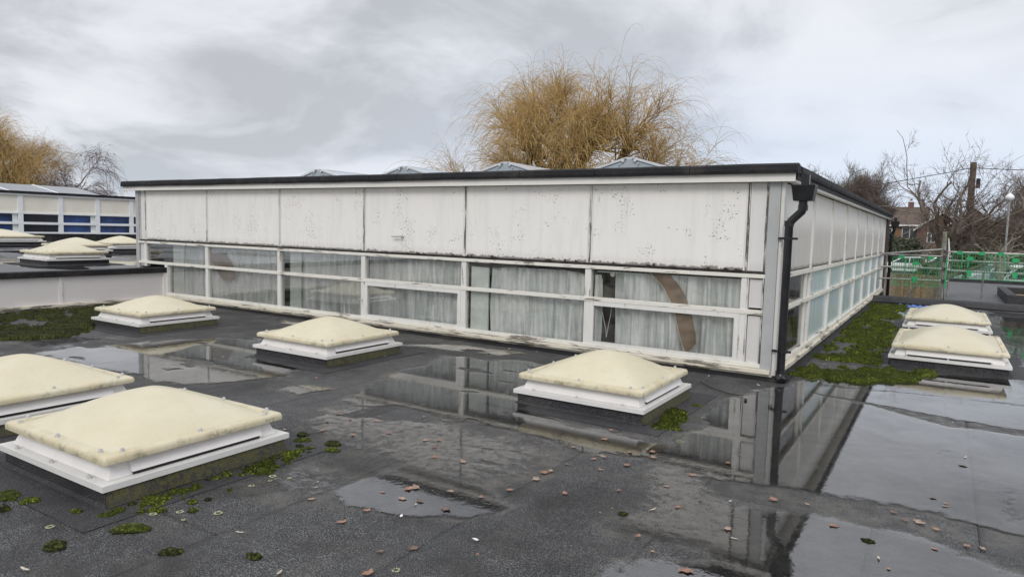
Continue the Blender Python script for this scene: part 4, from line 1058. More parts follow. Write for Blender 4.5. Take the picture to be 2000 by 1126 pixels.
LV = [(-1.13, -4.87, 1.3, 0), (-1.06, -5.01, 1, 1), (-.76, -4.98, 1.3, 2), (-1.11, -4.83, 1.4, 1), (-1.11, -5.44, 1.1, 0), (-1.11, -5.25, .9, 0), (-.60, -4.13, 1.3, 0), (-.58, -4.08, 1, 1), (-.58, -4.27, 1.4, 1), (-.62, -4.52, 1, 0), (-.32, -4.37, .9, 0), (-.60, -5.45, 1.1, 2), (-.71, -5.57, .8, 2),
      (-.61, -5.76, 1.2, 0), (-1.48, -5.32, .9, 1), (-.45, -3.69, .9, 0), (-.42, -3.60, 1, 1), (-.21, -3.67, 1.1, 0), (.22, -3.59, 1.1, 0), (.27, -4.67, .9, 0), (.32, -4.17, .9, 0), (.15, -3.89, .8, 1), (-.17, -3.29, 1.3, 0), (1.12, -3.91, 1.1, 0), (1.52, -3.57, 1.5, 1), (1.58, -3.09, .9, 2), (.76, -3.71, 1.3, 0), (.64, -4.30, 1.1, 1),
      (.60, -4.89, 1.4, 0), (-2.44, -1.6, .8, 1), (-2.18, -4.29, 1, 0), (-2.0, -4.09, 1, 0), (-1.66, -4.06, 1.2, 1), (-1.37, -4.32, .9, 0), (-1.15, -4.28, 1.2, 1), (-2.71, -3.94, 1, 0), (-.58, -3.22, 1.2, 0), (-.64, -2.96, .9, 0), (-.07, -4.13, .7, 0), (-.32, -3.86, .8, 0), (-2.6, -4.16, .9, 2), (-1.44, -5.83, .9, 3), (-1.6, -5.18, .7, 3),
      (1.77, -2.0, .9, 3), (.21, -4.29, 1, 3), (1.36, -4.2, 1, 3), (-1.89, -6.62, 1.2, 3), (-.94, -5.99, 1.1, 3), (1.74, -3.77, .9, 0), (1.81, -3.76, .8, 1), (1.39, -3.49, 1.0, 2), (-2.3, -3.9, 1, 0), (-2.5, -4.0, .9, 0), (-1.5, -4.15, 1, 2), (-1.58, -4.0, .9, 0), (-.9, -4.75, .9, 1), (-.7, -4.72, .8, 0), (-2.45, -4.35, .9, 0), (-.55, -3.9, .8, 2), (-.3, -3.4, .9, 0), (-.12, -3.4, 1, 1), (1.6, -3.62, .9, 0), (1.45, -3.58, 1, 2), (.7, -4.4, .8, 3), (-.95, -4.98, 1, 2), (.35, -3.2, .9, 0), (-5.6, -3.0, 1, 1), (-4.9, -3.3, .9, 0), (-3.9, -3.1, .9, 0), (-2.7, -4.5, .8, 1)]
names = ['orange brown', 'tan', 'dark brown', 'pale narrow']
sp = np.random.default_rng(12)
for _ in range(30):
    x = sp.uniform(-2.9, 1.9); y = sp.uniform(-5.6, -3.0)
    LV.append((x, y, sp.uniform(.3, .75), int(sp.integers(0, 4))))
inuse = 0
for (x, y, s, c) in LV:
    if -3.6 < x < -2.2 and y < -4.7: continue
    idx = [k for k in range(10) if (0, 1, 0, 3, 2, 1, 0, 3, 1, 2)[k] == c]; me = leaf_me[idx[inuse % len(idx)]]; inuse += 1
    o = bpy.data.objects.new('fallen_leaf', me); COL.objects.link(o)
    sc_ = .027 * s; o.location = (x, y, .0125); o.scale = (sc_, sc_, sc_ * .9); o.rotation_euler = (random.uniform(-.08, .08), random.uniform(-.08, .08), random.uniform(0, 6.28))
    tag(o, ('large ' if s > 1.05 else 'small ' if s < .7 else '') + names[c] + ' dead leaf ' + near(x, y), 'leaf', names[c] + ' leaves on the roof')
# pale crumbs of paint and grit near the walls
PCH = []
pb = MB().prism([(-.014, -.006, 0), (.002, -.010, 0), (.012, -.004, .002), (.016, .006, .003), (-.004, .009, .002), (-.012, .004, 0)], (0, 0, .003)).build('paint_flake', UPVC, None)
fk = [(-.62, -.32), (-4.2, -1.75), (-.05, -.45), (-1.5, -.30), (-2.9, -.25), (.33, 1.7), (.30, 2.9), (-3.3, -.3), (1.7, -.9), (.7, .55), (.45, .2), (-.9, -5.2), (-.4, -5.2), (.55, -3.9)]
for i, (x, y) in enumerate(fk):
    o = pb if i == 0 else shared(pb, 'paint_flake'); o.location = (x, y, .013); o.rotation_euler = (0, 0, i * 1.3); s = .6 + .5 * ((i * 7) % 5) / 4; o.scale = (s, s, 1)
    tag(o, 'small white flake of fallen paint ' + near(x, y), 'paint flake', 'flakes of fallen paint')

# ------------------------------------------------------------------ trees
def unit(v): return v / np.maximum(np.linalg.norm(v, axis=-1, keepdims=True), 1e-9)
class Tree:
    def __init__(s, seed): s.r = np.random.default_rng(seed); s.levels = []
    def start(s, P, R): s.levels.append((np.asarray(P, float)[None] if np.ndim(P) == 2 else np.asarray(P, float), np.asarray(R, float)[None] if np.ndim(R) == 1 else np.asarray(R, float)))
    def grow(s, per, length, ratio, S, angle, wig, grav, t0=.25, t1=1.0, curl=0, bias=(0, 0, 0), lenvar=.35, taper=.25, src=None, rmin=0, radial=0, centre=(0, 0, 5.5)):
        r = s.r; P, R = s.levels[-1] if src is None else (np.concatenate([s.levels[k][0][:, ::1][:, np.linspace(0, s.levels[k][0].shape[1] - 1, s.levels[src[-1]][0].shape[1]).astype(int)] for k in src]), np.concatenate([s.levels[k][1][:, np.linspace(0, s.levels[k][1].shape[1] - 1, s.levels[src[-1]][0].shape[1]).astype(int)] for k in src]))
        n, m_, _ = P.shape; N_ = n * per
        par = np.repeat(np.arange(n), per); t = r.uniform(t0, t1, N_) * (m_ - 1); i0 = np.minimum(t.astype(int), m_ - 2); f = (t - i0)[:, None]
        p = P[par, i0] * (1 - f) + P[par, i0 + 1] * f; tan = unit(P[par, i0 + 1] - P[par, i0])
        rad = (R[par, i0] * (1 - f[:, 0]) + R[par, i0 + 1] * f[:, 0]) * ratio
        if rmin: rad = np.maximum(rad, rmin)
        rv = unit(r.normal(size=(N_, 3))); perp = unit(rv - tan * (rv * tan).sum(-1, keepdims=True))
        an = r.normal(angle, angle * .28, N_)[:, None]; d = unit(tan * np.cos(an) + perp * np.sin(an) + np.array(bias) + radial * unit(p - np.array(centre)))
        L = length * np.exp(r.normal(0, lenvar, N_)) * (1.15 - .45 * t / (m_ - 1)); st = (L / (S - 1))[:, None]
        pts = [p]
        for k in range(S - 1):
            g_ = grav + curl * (k / (S - 1))
            d = unit(d + r.normal(0, wig, (N_, 3)) + np.array([0, 0, g_])); p = p + d * st; pts.append(p)
        Q = np.stack(pts, 1); tt = np.linspace(1, taper, S)[None]
        s.levels.append((Q, rad[:, None] * tt)); return s
    def mesh(s, levels, name, m, parent, sides=5):
        Vs, Fs, off = [], [], 0
        for k in levels:
            P, R = s.levels[k]; n, m_, _ = P.shape; sd = sides if k < 2 else (4 if k < 3 and sides > 3 else 3)
            T = np.empty_like(P); T[:, 1:-1] = P[:, 2:] - P[:, :-2]; T[:, 0] = P[:, 1] - P[:, 0]; T[:, -1] = P[:, -1] - P[:, -2]; T = unit(T)
            ref = np.where(np.abs(T[:, :1, 2:3]) > .9, np.array([1., 0, 0]), np.array([0, 0, 1.])); ref = np.broadcast_to(ref, T.shape)
            A = unit(np.cross(T, ref)); B = np.cross(T, A); V = []
            for q in range(sd):
                an = 2 * math.pi * q / sd; V.append(P + (A * math.cos(an) + B * math.sin(an)) * R[..., None])
            V = np.stack(V, 2); I = np.arange(n * m_ * sd).reshape(n, m_, sd) + off; J = np.roll(I, -1, 2)
            F = np.stack([I[:, :-1], J[:, :-1], J[:, 1:], I[:, 1:]], -1).reshape(-1, 4)
            Vs.append(V.reshape(-1, 3)); Fs.append(F); off += n * m_ * sd
        return link_mesh(name, mesh_arrays(name, np.concatenate(Vs), np.concatenate(Fs), m, True), parent)
BARK_W = simple('willow_bark', (.15, .105, .05), .9, .3, 3, bump=.4); TWIG_W = simple('golden_willow_twigs', (.50, .335, .13), .8, .3, 1.2)
BARK_G = simple('grey_bark', (.22, .185, .15), .9, .3, 2); TWIG_G = simple('brown_twigs', (.17, .13, .11), .9, .25, 1)
TWIG_R = simple('reddish_twigs', (.16, .12, .10), .9, .25, 1); TWIG_B = simple('purple_birch_twigs', (.17, .135, .14), .9, .2, 1); BARK_B = simple('birch_bark', (.40, .36, .33), .8, .3, 2)
TWIG_O = simple('olive_twigs', (.16, .145, .10), .9, .3, 1)
LIMB_W = simple('ochre_willow_limbs', (.27, .185, .075), .9, .3, 2)
def willow(x, y, z, sc_, seed, label, main=None, side=(0, 0, 0), n3=7, n4=12, bot=0.0):
    t = Tree(seed); r = t.r
    k = 8; zz = np.linspace(0, 6.2, k); t.start(np.stack([.25 * np.sin(zz), .2 * np.cos(zz), zz], -1), np.linspace(.62, .48, k))
    # limbs spreading from a pollarded head
    L = []; R_ = []
    nl = 15; azs = np.arange(nl) * 2.39996 + .4
    for i, a in enumerate(azs):
        el = .12 + 1.15 * (i / (nl - 1)) ** 1.1; ln = 5.6 - .9 * (i / nl)
        d = np.array([math.cos(a) * math.cos(el), math.sin(a) * math.cos(el), math.sin(el)]); p = np.array([.1, .1, 4.9 + .9 * (i / nl)]); pts = [p]; d0 = d.copy()
        for q in range(9):
            d = unit(d * .8 + d0 * .2 + r.normal(0, .2, 3) + np.array([0, 0, .03])); p = p + d * ln / 9; pts.append(p)
        L.append(pts); R_.append(np.linspace(.36, .10, 10))
    t.levels.append((np.array(L), np.array(R_)))
    t.grow(6, 2.5, .58, 8, .75, .15, .05, .35, 1.0, radial=.35, lenvar=.22)
    t.grow(n3, 1.6, .5, 7, .75, .13, .05, .2, 1.0, curl=-.12, radial=.25, lenvar=.25)
    t.grow(n4, 2.0, .5, 11, .6, .06, .12, .1, 1.0, curl=-.85, bias=side, lenvar=.30, rmin=.008, taper=.45, radial=.2)
    root = empty('willow_tree', (x, y, z), label, 'tree'); root.scale = (sc_, sc_, sc_)
    t.mesh([0, 1], 'trunk', BARK_W, root, 8); t.mesh([2, 3], 'branches', LIMB_W, root, 3); t.mesh([4], 'twigs', TWIG_W, root, 3)
    return root
w1 = willow(-18.9, 31, -3.0, 1.0, 25, 'large bare golden willow with drooping twigs rising behind the hall roof', side=(.04, 0, .0))
w1.scale = (1.32, 1.2, 1.15)
w2 = willow(-62, 15.6, -2.6, .95, 33, 'golden willow at the left picture edge behind the blue windowed wing', side=(.12, .1, 0), n3=7, n4=10)
def bare(name, x, y, z, seed, label, cat='tree', h=5, r0=.3, spec=(), bark=BARK_G, twig=TWIG_G, sc_=1, group=None, lean=(0, 0)):
    t = Tree(seed); k = 7; zz = np.linspace(0, h, k); t.start(np.stack([lean[0] * zz / h + .12 * np.sin(zz * .9 + seed), lean[1] * zz / h + .1 * np.cos(zz), zz], -1), np.linspace(r0, r0 * .62, k))
    for s_ in spec: t.grow(**s_)
    root = empty(name, (x, y, z), label, cat, group); root.scale = (sc_,) * 3
    n = len(t.levels); t.mesh(list(range(0, min(3, n))), 'trunk', bark, root, 6); t.mesh(list(range(min(3, n), n)), 'twigs', twig, root, 3)
    return root
G_ = dict
bare('birch_tree', -61, 21.1, -2.7, 5, 'slender bare birch with fine purple grey drooping twigs left of the hall', h=6.2, r0=.2, lean=(.2, .5), bark=BARK_B, twig=TWIG_B, sc_=1.1, spec=(
    G_(per=13, length=3.2, ratio=.55, S=9, angle=.75, wig=.10, grav=.10, t0=.35, curl=-.1), G_(per=7, length=1.7, ratio=.5, S=7, angle=.7, wig=.12, grav=.0, curl=-.12), G_(per=11, length=1.25, ratio=.6, S=7, angle=.6, wig=.08, grav=-.10, curl=-.3, rmin=.011), G_(per=5, length=.9, ratio=.7, S=6, angle=.5, wig=.08, grav=-.2, curl=-.3, rmin=.009)))
bare('bare_tree', 1.55, 36.5, -2.6, 11, 'broad bare tree with pruned spreading limbs beside the telegraph pole', h=3.4, r0=.30, sc_=1.12, spec=(
    G_(per=10, length=5.2, ratio=.52, S=12, angle=.75, wig=.20, grav=.07, t0=.45, lenvar=.15, taper=.35), G_(per=7, length=2.1, ratio=.6, S=9, angle=.85, wig=.24, grav=.07, t0=.2), G_(per=5, length=1.25, ratio=.55, S=7, angle=.75, wig=.22, grav=.05), G_(per=4, length=.55, ratio=.6, S=5, angle=.7, wig=.2, grav=.03, rmin=.008), G_(per=2, length=.32, ratio=.7, S=4, angle=.6, wig=.2, grav=.0, rmin=.007)))
bare('bare_tree', 6.1, 38, -2.6, 12, 'tall bare tree with reddish twigs at the right picture edge', h=5.5, r0=.3, twig=TWIG_R, spec=(
    G_(per=12, length=4.8, ratio=.50, S=10, angle=.6, wig=.14, grav=.12, t0=.35), G_(per=7, length=1.9, ratio=.55, S=8, angle=.7, wig=.18, grav=.06), G_(per=7, length=1.0, ratio=.6, S=6, angle=.6, wig=.16, grav=.0), G_(per=5, length=.6, ratio=.6, S=5, angle=.6, wig=.15, grav=-.02, rmin=.008)))
bare('bare_tree', 4.0, 33, -2.8, 14, 'knobbly pollarded tree trunk with low tangled shoots below the globe lamp', h=3.6, r0=.24, bark=simple('pale_bark', (.26, .25, .20), .9, .35, 6), twig=TWIG_R, spec=(
    G_(per=7, length=2.0, ratio=.4, S=9, angle=1.0, wig=.25, grav=.02, t0=.6), G_(per=7, length=1.2, ratio=.5, S=7, angle=.9, wig=.22, grav=.03), G_(per=5, length=.7, ratio=.6, S=6, angle=.7, wig=.2, grav=-.08, rmin=.007)))
bare('bare_tree', .4, 52, -1.8, 15, 'low bare tree with a tangle of drooping brown branches over the parked car', h=2.4, r0=.16, spec=(
    G_(per=6, length=2.2, ratio=.5, S=9, angle=1.15, wig=.20, grav=.0, t0=.5), G_(per=6, length=1.2, ratio=.5, S=7, angle=.8, wig=.2, grav=-.03), G_(per=4, length=.6, ratio=.6, S=5, angle=.7, wig=.2, grav=-.05, rmin=.007)))
crown = (G_(per=14, length=2.7, ratio=.5, S=9, angle=.7, wig=.10, grav=.16, t0=.25), G_(per=10, length=1.6, ratio=.55, S=7, angle=.6, wig=.12, grav=.07), G_(per=10, length=.95, ratio=.6, S=6, angle=.55, wig=.12, grav=.03), G_(per=5, length=.6, ratio=.6, S=5, angle=.5, wig=.12, grav=.02, rmin=.014))
bare('round_bare_tree', -10.6, 74, -1.2, 16, 'smaller round twiggy tree in the distance just above the hall roof slope', h=4.3, r0=.3, twig=TWIG_O, spec=crown, sc_=1.08, group='dense bare trees in the distance')
bare('round_bare_tree', -7.4, 71, -1.2, 17, 'round dense bare tree standing middle of the distant clump left of the houses', h=5.0, r0=.34, twig=TWIG_O, spec=crown, sc_=1.08, group='dense bare trees in the distance')
bare('round_bare_tree', -4.7, 68, -1.0, 18, 'round dense bare tree at the right end of the distant clump by the brick house', h=5.0, r0=.34, twig=TWIG_G, spec=crown, sc_=1.08, group='dense bare trees in the distance')
bare('bare_tree', 8.2, 58, -1.4, 19, 'dark reddish bare tree far behind the globe lamp', h=3.6, r0=.25, twig=TWIG_R, spec=crown)
bare('bare_tree', 5.2, 64, -1.3, 20, 'bushy reddish bare tree in front of the far right house', h=2.8, r0=.22, twig=TWIG_R, spec=crown, sc_=.85)
# leafy hedges and bushes: many small leaves through the volume
def bush(name, x, y, z, rx, ry, h, seed, c1, c2, label, cat='bush', n=9000, leaf=.10, group=None):
    r = np.random.default_rng(seed); m, g, out = new_mat(name + '_leaves'); P = g.pos()
    col = g.mix(g.step(g.noise(P, 1.2, 4), .35, .65), c1, c2); principled(g, out, col, .7)
    root = empty(name, (x, y, z), label, cat, group)
    k = 40; C_ = np.stack([r.uniform(-1, 1, k) * rx * .8, r.uniform(-1, 1, k) * ry * .8, r.uniform(.2, .85, k) * h], -1); cr = r.uniform(.22, .42, k) * min(rx, h)
    s = r.integers(0, k, n); d = unit(r.normal(size=(n, 3))); P0 = C_[s] + d * (cr[s] * r.uniform(.55, 1.05, n) ** .5)[:, None]; P0[:, 2] = np.maximum(P0[:, 2], .02)
    a = unit(r.normal(size=(n, 3))) * leaf * r.uniform(.5, 1.2, (n, 1)); b = np.cross(a, unit(r.normal(size=(n, 3)))) * .6
    V = np.stack([P0 - a, P0 + b, P0 + a, P0 - b], 1).reshape(-1, 3); F = np.arange(n * 4).reshape(n, 4)
    link_mesh('foliage', mesh_arrays('foliage', V, F, m), root)
    st = MB(); 
    for q in range(7): st.tube([(C_[q][0] * .3, C_[q][1] * .3, -.2), tuple(C_[q] * .6), tuple(C_[q])], [.06, .04, .02], 5)
    st.build('stems', BARK_G, root)
bush('evergreen_bush', -1.9, 66, -1.3, 1.9, 1.2, 3.5, 1, (.05, .065, .035), (.10, .12, .07), 'grey green evergreen bush in front of the left brick house', leaf=.13)
bush('ivy_hedge', 4.6, 60, -1.4, 3.0, 1.4, 3.6, 2, (.045, .055, .018), (.105, .11, .035), 'tall olive green ivy hedge behind the silver car', leaf=.13, n=14000)
bush('shrub', 1.6, 63, -1.3, 1.8, 1.0, 2.2, 3, (.05, .04, .03), (.11, .08, .055), 'brown leafless looking shrub below the brick houses', leaf=.11)
bush('shrub', -4.5, 62, -1.3, 1.6, 1.0, 2.0, 4, (.05, .045, .03), (.10, .085, .055), 'dull brown shrub just right of the hall end wall', leaf=.11)
bush('shrub', 1.2, 52, -1.9, 1.6, .8, 1.7, 6, (.05, .08, .03), (.12, .16, .06), 'green garden shrub behind the mesh guard panels', leaf=.09)

# ------------------------------------------------------------------ houses
BR_R = brick_mat('red_brick', (.17, .08, .055), (.12, .06, .045), (.28, .24, .2)); BR_O = brick_mat('orange_brick', (.30, .15, .08), (.22, .11, .06), (.3, .26, .2))
def tile_mat(name, a, b):
    m, g, out = new_mat(name); P = g.pos(); x, y, z = g.sep(P)
    w = g.math('FRACT', g.math('MULTIPLY', z, 5.5)); col = g.mix(g.noise(P, 1.5, 5), a, b); col = g.mix(g.step(w, .82, .98), col, tuple(c * .5 for c in a))
    principled(g, out, col, .8, g.bump(w, .5, .02)); return m
TILE = tile_mat('brown_roof_tiles', (.095, .07, .055), (.15, .11, .085)); TILE_R = tile_mat('dark_red_tiles', (.10, .055, .045), (.14, .08, .065)); TILE_G = tile_mat('pale_roof_tiles', (.33, .33, .33), (.42, .42, .41))
WINW = simple('white_window_frame', (.75, .75, .74), .5, .05); WGL = simple('house_window_glass', (.06, .07, .08), .1, .4, 3)
def house(x, y, w, d, eave, ridge, wallm, roofm, label, gable_front=False, wins=(), chim=None, base=-1.6, hip=0.0):
    H = empty('brick_house', (x, y, base), label, 'house'); e = eave - base; rg = ridge - base
    MB().box(-w / 2, w / 2, 0, d, 0, e).build('wall', wallm, H)
    if gable_front:
        MB().prism([(-w / 2, .0, e), (w / 2, 0, e), (0, 0, rg)], (0, d, 0)).build('gable_wall', wallm, H)
        rf = MB()
        for s in (-1, 1): rf.prism([(s * (w / 2 + .3), -.3, e - .15), (0, -.3, rg + .12), (0, -.3, rg + .26), (s * (w / 2 + .3), -.3, e)], (0, d + .6, 0))
        ro = rf.build('roof', roofm, H)
        bb = MB()
        for s in (-1, 1): bb.prism([(s * (w / 2 + .32), -.36, e - .2), (0, -.36, rg + .05), (0, -.36, rg + .27), (s * (w / 2 + .32), -.36, e + .02)], (0, .05, 0))
        bb.build('bargeboard', WINW, H)
    else:
        b = MB(); a = w / 2 + .3; h = hip * w / 2
        b.v = [(-a, -.35, e - .05), (a, -.35, e - .05), (a, d + .35, e - .05), (-a, d + .35, e - .05), (-a + h, d / 2, rg), (a - h, d / 2, rg)]
        b.f = [(0, 1, 5, 4), (1, 2, 5), (2, 3, 4, 5), (3, 0, 4), (3, 2, 1, 0)]
        ro = b.build('roof', roofm, H)
        MB().box(-a, a, -.40, -.34, e - .2, e).build('gutter', WINW, H)
    if chim is not None:
        MB().box(chim - .3, chim + .3, d / 2 - .3, d / 2 + .3, rg - .6, rg + .6).build('chimney', BR_R, ro); MB().tube([(chim, d / 2, rg + .74), (chim, d / 2, rg + 1.0)], .13, 8).build('chimney_pot', BR_O, ro)
    for (wx, wz, ww, wh) in wins:
        f = MB(); t = .07; z = wz - base
        f.box(wx - ww / 2, wx + ww / 2, -.06, .02, z, z + t).box(wx - ww / 2, wx + ww / 2, -.06, .02, z + wh - t, z + wh).box(wx - ww / 2, wx - ww / 2 + t, -.06, .02, z + t, z + wh - t).box(wx + ww / 2 - t, wx + ww / 2, -.06, .02, z + t, z + wh - t).box(wx - t / 2, wx + t / 2, -.06, .02, z + t, z + wh - t)
        fo = f.build('window', WINW, H); MB().box(wx - ww / 2 + t, wx + ww / 2 - t, -.03, -.02, z + t, z + wh - t).build('pane', WGL, fo)
house(-3.6, 85, 6.2, 7, 3.35, 5.55, BR_O, TILE, 'orange brick house with brown tiled roof nearest the end of the hall', wins=((-.65, 1.4, .9, 1.5), (1.6, 1.7, 1.6, 1.3), (1.6, -1.1, 1.6, 1.2)), chim=1.4)
house(1.15, 80, 4.6, 7, 2.75, 4.5, BR_R, TILE, 'red brick house with front gable behind the drooping branches', gable_front=True, wins=((-.9, 1.35, .8, 1.1), (.9, 1.35, 1.0, 1.1), (-.9, -1.2, 1.2, 1.5)))
house(.2, 96, 5.4, 7, 4.0, 6.0, TILE_G, TILE_G, 'pale grey roofed house showing between the two brick houses', hip=.5, chim=-1.5)
house(4.0, 79, 4.2, 7, 3.2, 5.0, BR_R, TILE_R, 'dark red brick house with front gable behind the telegraph pole', gable_front=True, wins=((.3, 1.5, 1.5, 1.3),))
house(10.2, 76, 7.5, 7, 3.0, 5.2, BR_O, TILE_R, 'brick house with dark red roof at the right picture edge', wins=((-1.6, .4, 1.2, 1.3), (1.2, .4, 1.2, 1.3)), hip=.35)
house(-13, 90, 8, 7, 3.2, 5.3, BR_R, TILE, 'brick house hidden far behind the hall', wins=((0, 1.3, 1.4, 1.2),))
# ------------------------------------------------------------------ pole, wires, lamp
WOODP = simple('weathered_pole_wood', (.10, .078, .06), .9, .35, 3, bump=.4)
tp = empty('telegraph_pole', (2.55, 36, -2.6), 'tall brown wooden telegraph pole rising among the bare trees', 'telegraph pole')
MB().tube([(0, 0, 0), (.02, 0, 4.6), (.0, 0, 8.35)], [.09, .13, .15], 12).build('pole', WOODP, tp, smooth=True)
MB().box(-.17, .17, -.17, .17, 5.9, 8.3, top=(.04, .04)).build('timber_cladding', WOODP, tp, bevel=.03)
MB().tube([(.27, -.05, 7.0), (.27, -.05, 7.5)], .10, 10).build('junction_box', BLACKP, tp)
def wire(a, b, sag, label, rad=.020):
    A, B = Vector(a), Vector(b); pts = [A.lerp(B, t / 16) - Vector((0, 0, sag * 4 * (t / 16) * (1 - t / 16))) for t in range(17)]
    tag(MB().tube(pts, rad, 5).build('overhead_wire', BLACKP, None), label, 'wire')
wire((2.4, 36, 5.45), (-14, 42, 3.9), .35, 'overhead wire sagging left from the telegraph pole over the hall')
wire((2.7, 36, 5.45), (12, 35, 5.3), .2, 'overhead wire running right from the telegraph pole')
lp = empty('lamp_post', (3.68, 27, -2.8), 'white globe lamp on a slim post among the bare branches', 'street lamp')
MB().tube([(0, 0, 0), (0, 0, 6.1)], .04, 8).build('post', STEEL, lp, smooth=True)
gm = MB(); P_ = [(0, 0, 6.10 + .33 * t / 8) for t in range(9)]; gm.tube(P_, [max(.02, .165 * math.sin(math.pi * min(1, .15 + t / 8 * .85))) for t in range(9)], 14); gm.build('globe', WHITE_CLEAN, lp, smooth=True)

# ------------------------------------------------------------------ cars and fences beyond
TYRE = simple('tyre_rubber', (.02, .02, .02), .8, .1); CGL = simple('car_glass', (.02, .03, .035), .06, .2, 2); RED = simple('tail_light_red', (.4, .02, .02), .3, .1); LAMP = simple('headlight_lens', (.6, .62, .65), .15, .1)
def car(x, y, z, rot, paint, label, kind='hatch', L=4.1):
    C_ = empty('parked_car' if kind != 'van' else 'parked_van', (x, y, z), label, 'car' if kind != 'van' else 'van', None, rot)
    W = .86 if kind != 'van' else .98
    if kind == 'van': prof = [(-2.5, .35), (2.5, .35), (2.52, .85), (2.1, 1.15), (1.45, 1.95), (1.2, 2.05), (-2.4, 2.05), (-2.5, 1.9)]; belt = 1.2; gl = [(.55, 1.22), (1.85, 1.22), (1.36, 1.82), (.55, 1.82)]; ax = (-1.55, 1.6); L = 5
    elif kind == 'suv': prof = [(-2.1, .35), (2.15, .35), (2.18, .85), (1.95, 1.02), (1.15, 1.10), (.55, 1.62), (-1.6, 1.66), (-2.0, 1.15), (-2.12, .9)]; gl = [(-1.75, 1.12), (.98, 1.12), (.48, 1.54), (-1.5, 1.57)]; ax = (-1.35, 1.4)
    else: prof = [(-1.95, .30), (2.0, .30), (2.05, .62), (1.85, .88), (1.05, .98), (.35, 1.45), (-1.25, 1.48), (-1.80, 1.02), (-1.98, .80)]; gl = [(-1.5, 1.0), (.92, 1.0), (.30, 1.37), (-1.12, 1.40)]; ax = (-1.25, 1.3)
    b = MB(); n = len(prof)
    def wd(z): t = max(0, z - .95) / .7; return W - (.16 * t if kind != 'van' else .06 * t)
    for s, ins in ((-1, .0), (1, .0)):
        b.v += [(p[0], s * wd(p[1]), p[1]) for p in prof]
    b.f.append(tuple(range(n))[::-1]); b.f.append(tuple(range(n, 2 * n)))
    b.f = [f for f in b.f]
    for i in range(n): j = (i + 1) % n; b.f.append((i, j, n + j, n + i))
    body = b.build('body', paint, C_, bevel=.05, smooth=True)
    for s in (-1, 1):
        g_ = MB(); g_.prism([(p[0], s * (wd(p[1]) + .006), p[1]) for p in gl], (0, -s * .03, 0)); g_.build('side_window', CGL, C_)
        MB().box(gl[0][0] + 1.2, gl[0][0] + 1.28, min(s * (W - .1), s * (W + .004)), max(s * (W - .1), s * (W + .004)), gl[0][1] - .3, gl[0][1] + .38).build('pillar', paint, C_)
        MB().box(1.95 if kind == 'hatch' else 2.1, 2.06 if kind == 'hatch' else 2.2, s * .72 - .12, s * .72 + .12, .62, .78).build('headlight', LAMP, C_)
        MB().box(-2.0 if kind == 'hatch' else -2.14, -1.92, s * .74 - .10, s * .74 + .10, .75, .95).build('tail_light', RED, C_)
        MB().box(.85, .98, s * (W + .08) - .07, s * (W + .08) + .07, 1.0, 1.12).build('mirror', paint, C_, bevel=.01)
        for a in ax:
            w_ = MB().tube([(a, s * (W - .18), .32), (a, s * (W + .015), .32)], .32, 18).build('wheel', TYRE, C_, smooth=True)
            MB().tube([(a, s * (W + .0), .32), (a, s * (W + .028), .32)], .2, 12).build('rim', GREY_CAP, w_)
    i = [k for k in range(n) if prof[k][1] > 1.4 and prof[k][0] > 0][0]; A, B = prof[i - 1], prof[i]
    ws = MB(); lo = (A[0] * .93 + B[0] * .07, A[1] * .93 + B[1] * .07); hi = (A[0] * .1 + B[0] * .9, A[1] * .1 + B[1] * .9)
    nx_, nz_ = (B[1] - A[1]), (A[0] - B[0]); q = .02
    ws.prism([(lo[0], -wd(lo[1]) + .1, lo[1]), (lo[0], wd(lo[1]) - .1, lo[1]), (hi[0], wd(hi[1]) - .1, hi[1]), (hi[0], -wd(hi[1]) + .1, hi[1])], (q, 0, q)); ws.build('windscreen', CGL, C_)
    MB().box(-2.02 if kind != 'van' else -2.52, -1.90 if kind != 'van' else -2.44, -.25, .25, .55, .66).build('number_plate', LAMP, C_)
CW = simple('white_car_paint', (.72, .73, .74), .2, .03); CS = simple('silver_car_paint', (.40, .42, .44), .2, .05, metallic=.5); CK = simple('dark_car_paint', (.03, .035, .04), .2, .1)
car(-1.2, 58, TZ(58) + .1, math.radians(190), CW, 'white hatchback parked behind the brown fence near the end of the hall')
car(3.5, 50, TZ(50), math.radians(165), CW, 'white car parked behind the short white picket fence')
car(4.4, 44.5, TZ(44) + .9, math.radians(215), CS, 'silver estate car with sloping windscreen seen above the scaffold rail', kind='suv')
car(6.5, 44, TZ(44) + .5, math.radians(190), CW, 'white van at the right picture edge beyond the mesh guards', kind='van')
car(2.0, 62, TZ(62), math.radians(10), CS, 'silver car parked far behind between the guard panels')
car(5.9, 39.5, TZ(40) + .1, math.radians(160), CK, 'dark car parked low at the right behind the picket fence')
yellow = MB()
for k in range(8):
    a = math.pi * k / 8; yellow.tube([(5.95 + .18 * math.cos(a), 41.3, 1.55 + .22 * math.sin(a)), (5.95 + .18 * math.cos(a + .4), 41.3, 1.55 + .22 * math.sin(a + .4))], .035, 6)
tag(yellow.build('yellow_hose_coil', simple('yellow_plastic', (.6, .5, .05), .5, .1), None), 'curled yellow hose on the roof rack at the right edge', 'hose')
SLAT = [simple('fence_wood_%s' % n_, c_, .85, .3, 8) for n_, c_ in (('tan', (.42, .29, .17)), ('brown', (.30, .20, .12)), ('grey', (.34, .27, .19)))]
SLAT_D = [simple('dark_picket_wood_%s' % n_, c_, .85, .3, 8) for n_, c_ in (('a', (.13, .075, .055)), ('b', (.10, .065, .05)))]
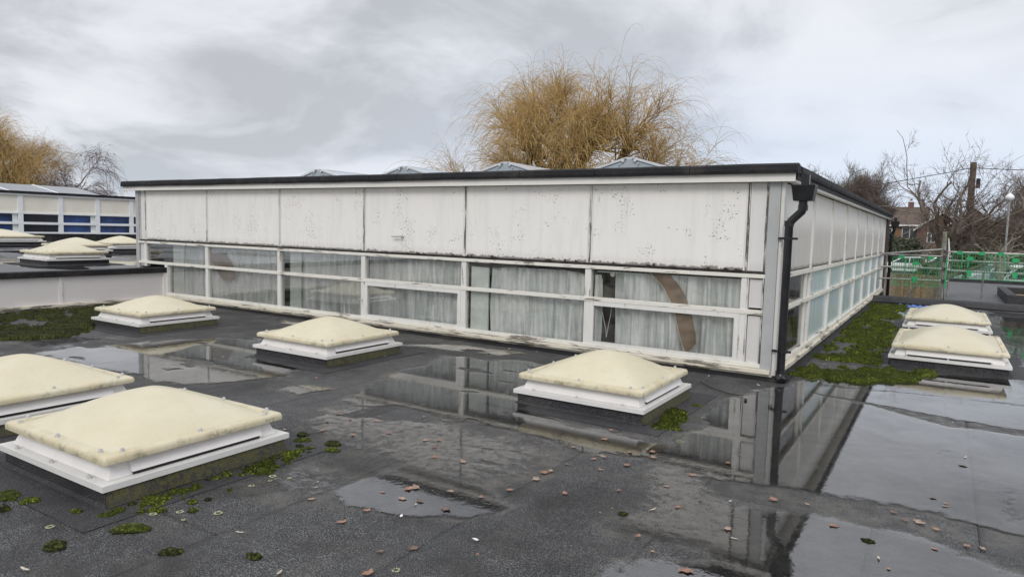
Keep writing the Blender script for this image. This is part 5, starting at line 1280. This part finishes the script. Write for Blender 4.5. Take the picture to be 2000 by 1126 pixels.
def fence(x0, x1, y, zb, h, sp_, w, mats, label, pointed=False, name='board_fence', rnd=.03):
    f = empty(name, (x0, y, zb), label, 'fence'); n = int((x1 - x0) / sp_); protos = []
    for m_ in mats:
        b = MB()
        if pointed: b.prism([(-w / 2, 0, 0), (w / 2, 0, 0), (w / 2, 0, h - w * .6), (0, 0, h), (-w / 2, 0, h - w * .6)], (0, .02, 0))
        else: b.box(-w / 2, w / 2, 0, .02, 0, h)
        protos.append([b.build('slat', m_, f), False])
    for i in range(n):
        p = protos[random.randrange(len(protos))]; loc = (i * sp_ + w / 2, random.uniform(-.006, .006), random.uniform(-rnd, rnd))
        if not p[1]: p[0].location = loc; p[1] = True
        else: shared(p[0], 'slat', f, loc=loc, rot=(0, random.uniform(-.008, .008), 0))
    for z in (h * .25, h * .75): MB().box(0, x1 - x0, .03, .08, z, z + .08).build('rail', mats[0], f)
    for i in range(int((x1 - x0) / 2.0) + 1): MB().box(i * 2.0, i * 2.0 + .09, .03, .12, -.2, h).build('post', mats[0], f)
fence(-4.5, 1.62, 42, -2.85, 2.3, .115, .095, SLAT, 'tall tan vertical board fence beyond the scaffold', rnd=.04)
fence(1.75, 9.8, 36, -2.75, 2.08, .145, .09, SLAT_D, 'dark brown picket fence beyond the grey roof edge', pointed=True, name='picket_fence')
fence(2.05, 2.75, 40, -1.4, .95, .17, .09, [WINW], 'short white picket panel behind the dark fence, left one', name='white_picket_panel', rnd=.005)
fence(3.1, 4.3, 40, -1.4, .90, .17, .09, [WINW], 'short white picket panel behind the dark fence, right one', name='white_picket_panel', rnd=.005)
gp = empty('gate_post', (1.52, 24, -2.8), 'pale peeling timber post rising behind the scaffold corner', 'post')
MB().tube([(0, 0, 0), (0.02, 0, 3.2), (.0, 0, 4.75)], [.10, .10, .08], 8).build('post', simple('mossy_pale_wood', (.20, .21, .15), .9, .3, 5), gp)
MB().tube([(.12, 0, 3.2), (.20, 0, 3.9), (.14, 0, 4.5)], [.05, .04, .02], 6).build('broken_branch', WINW, gp)
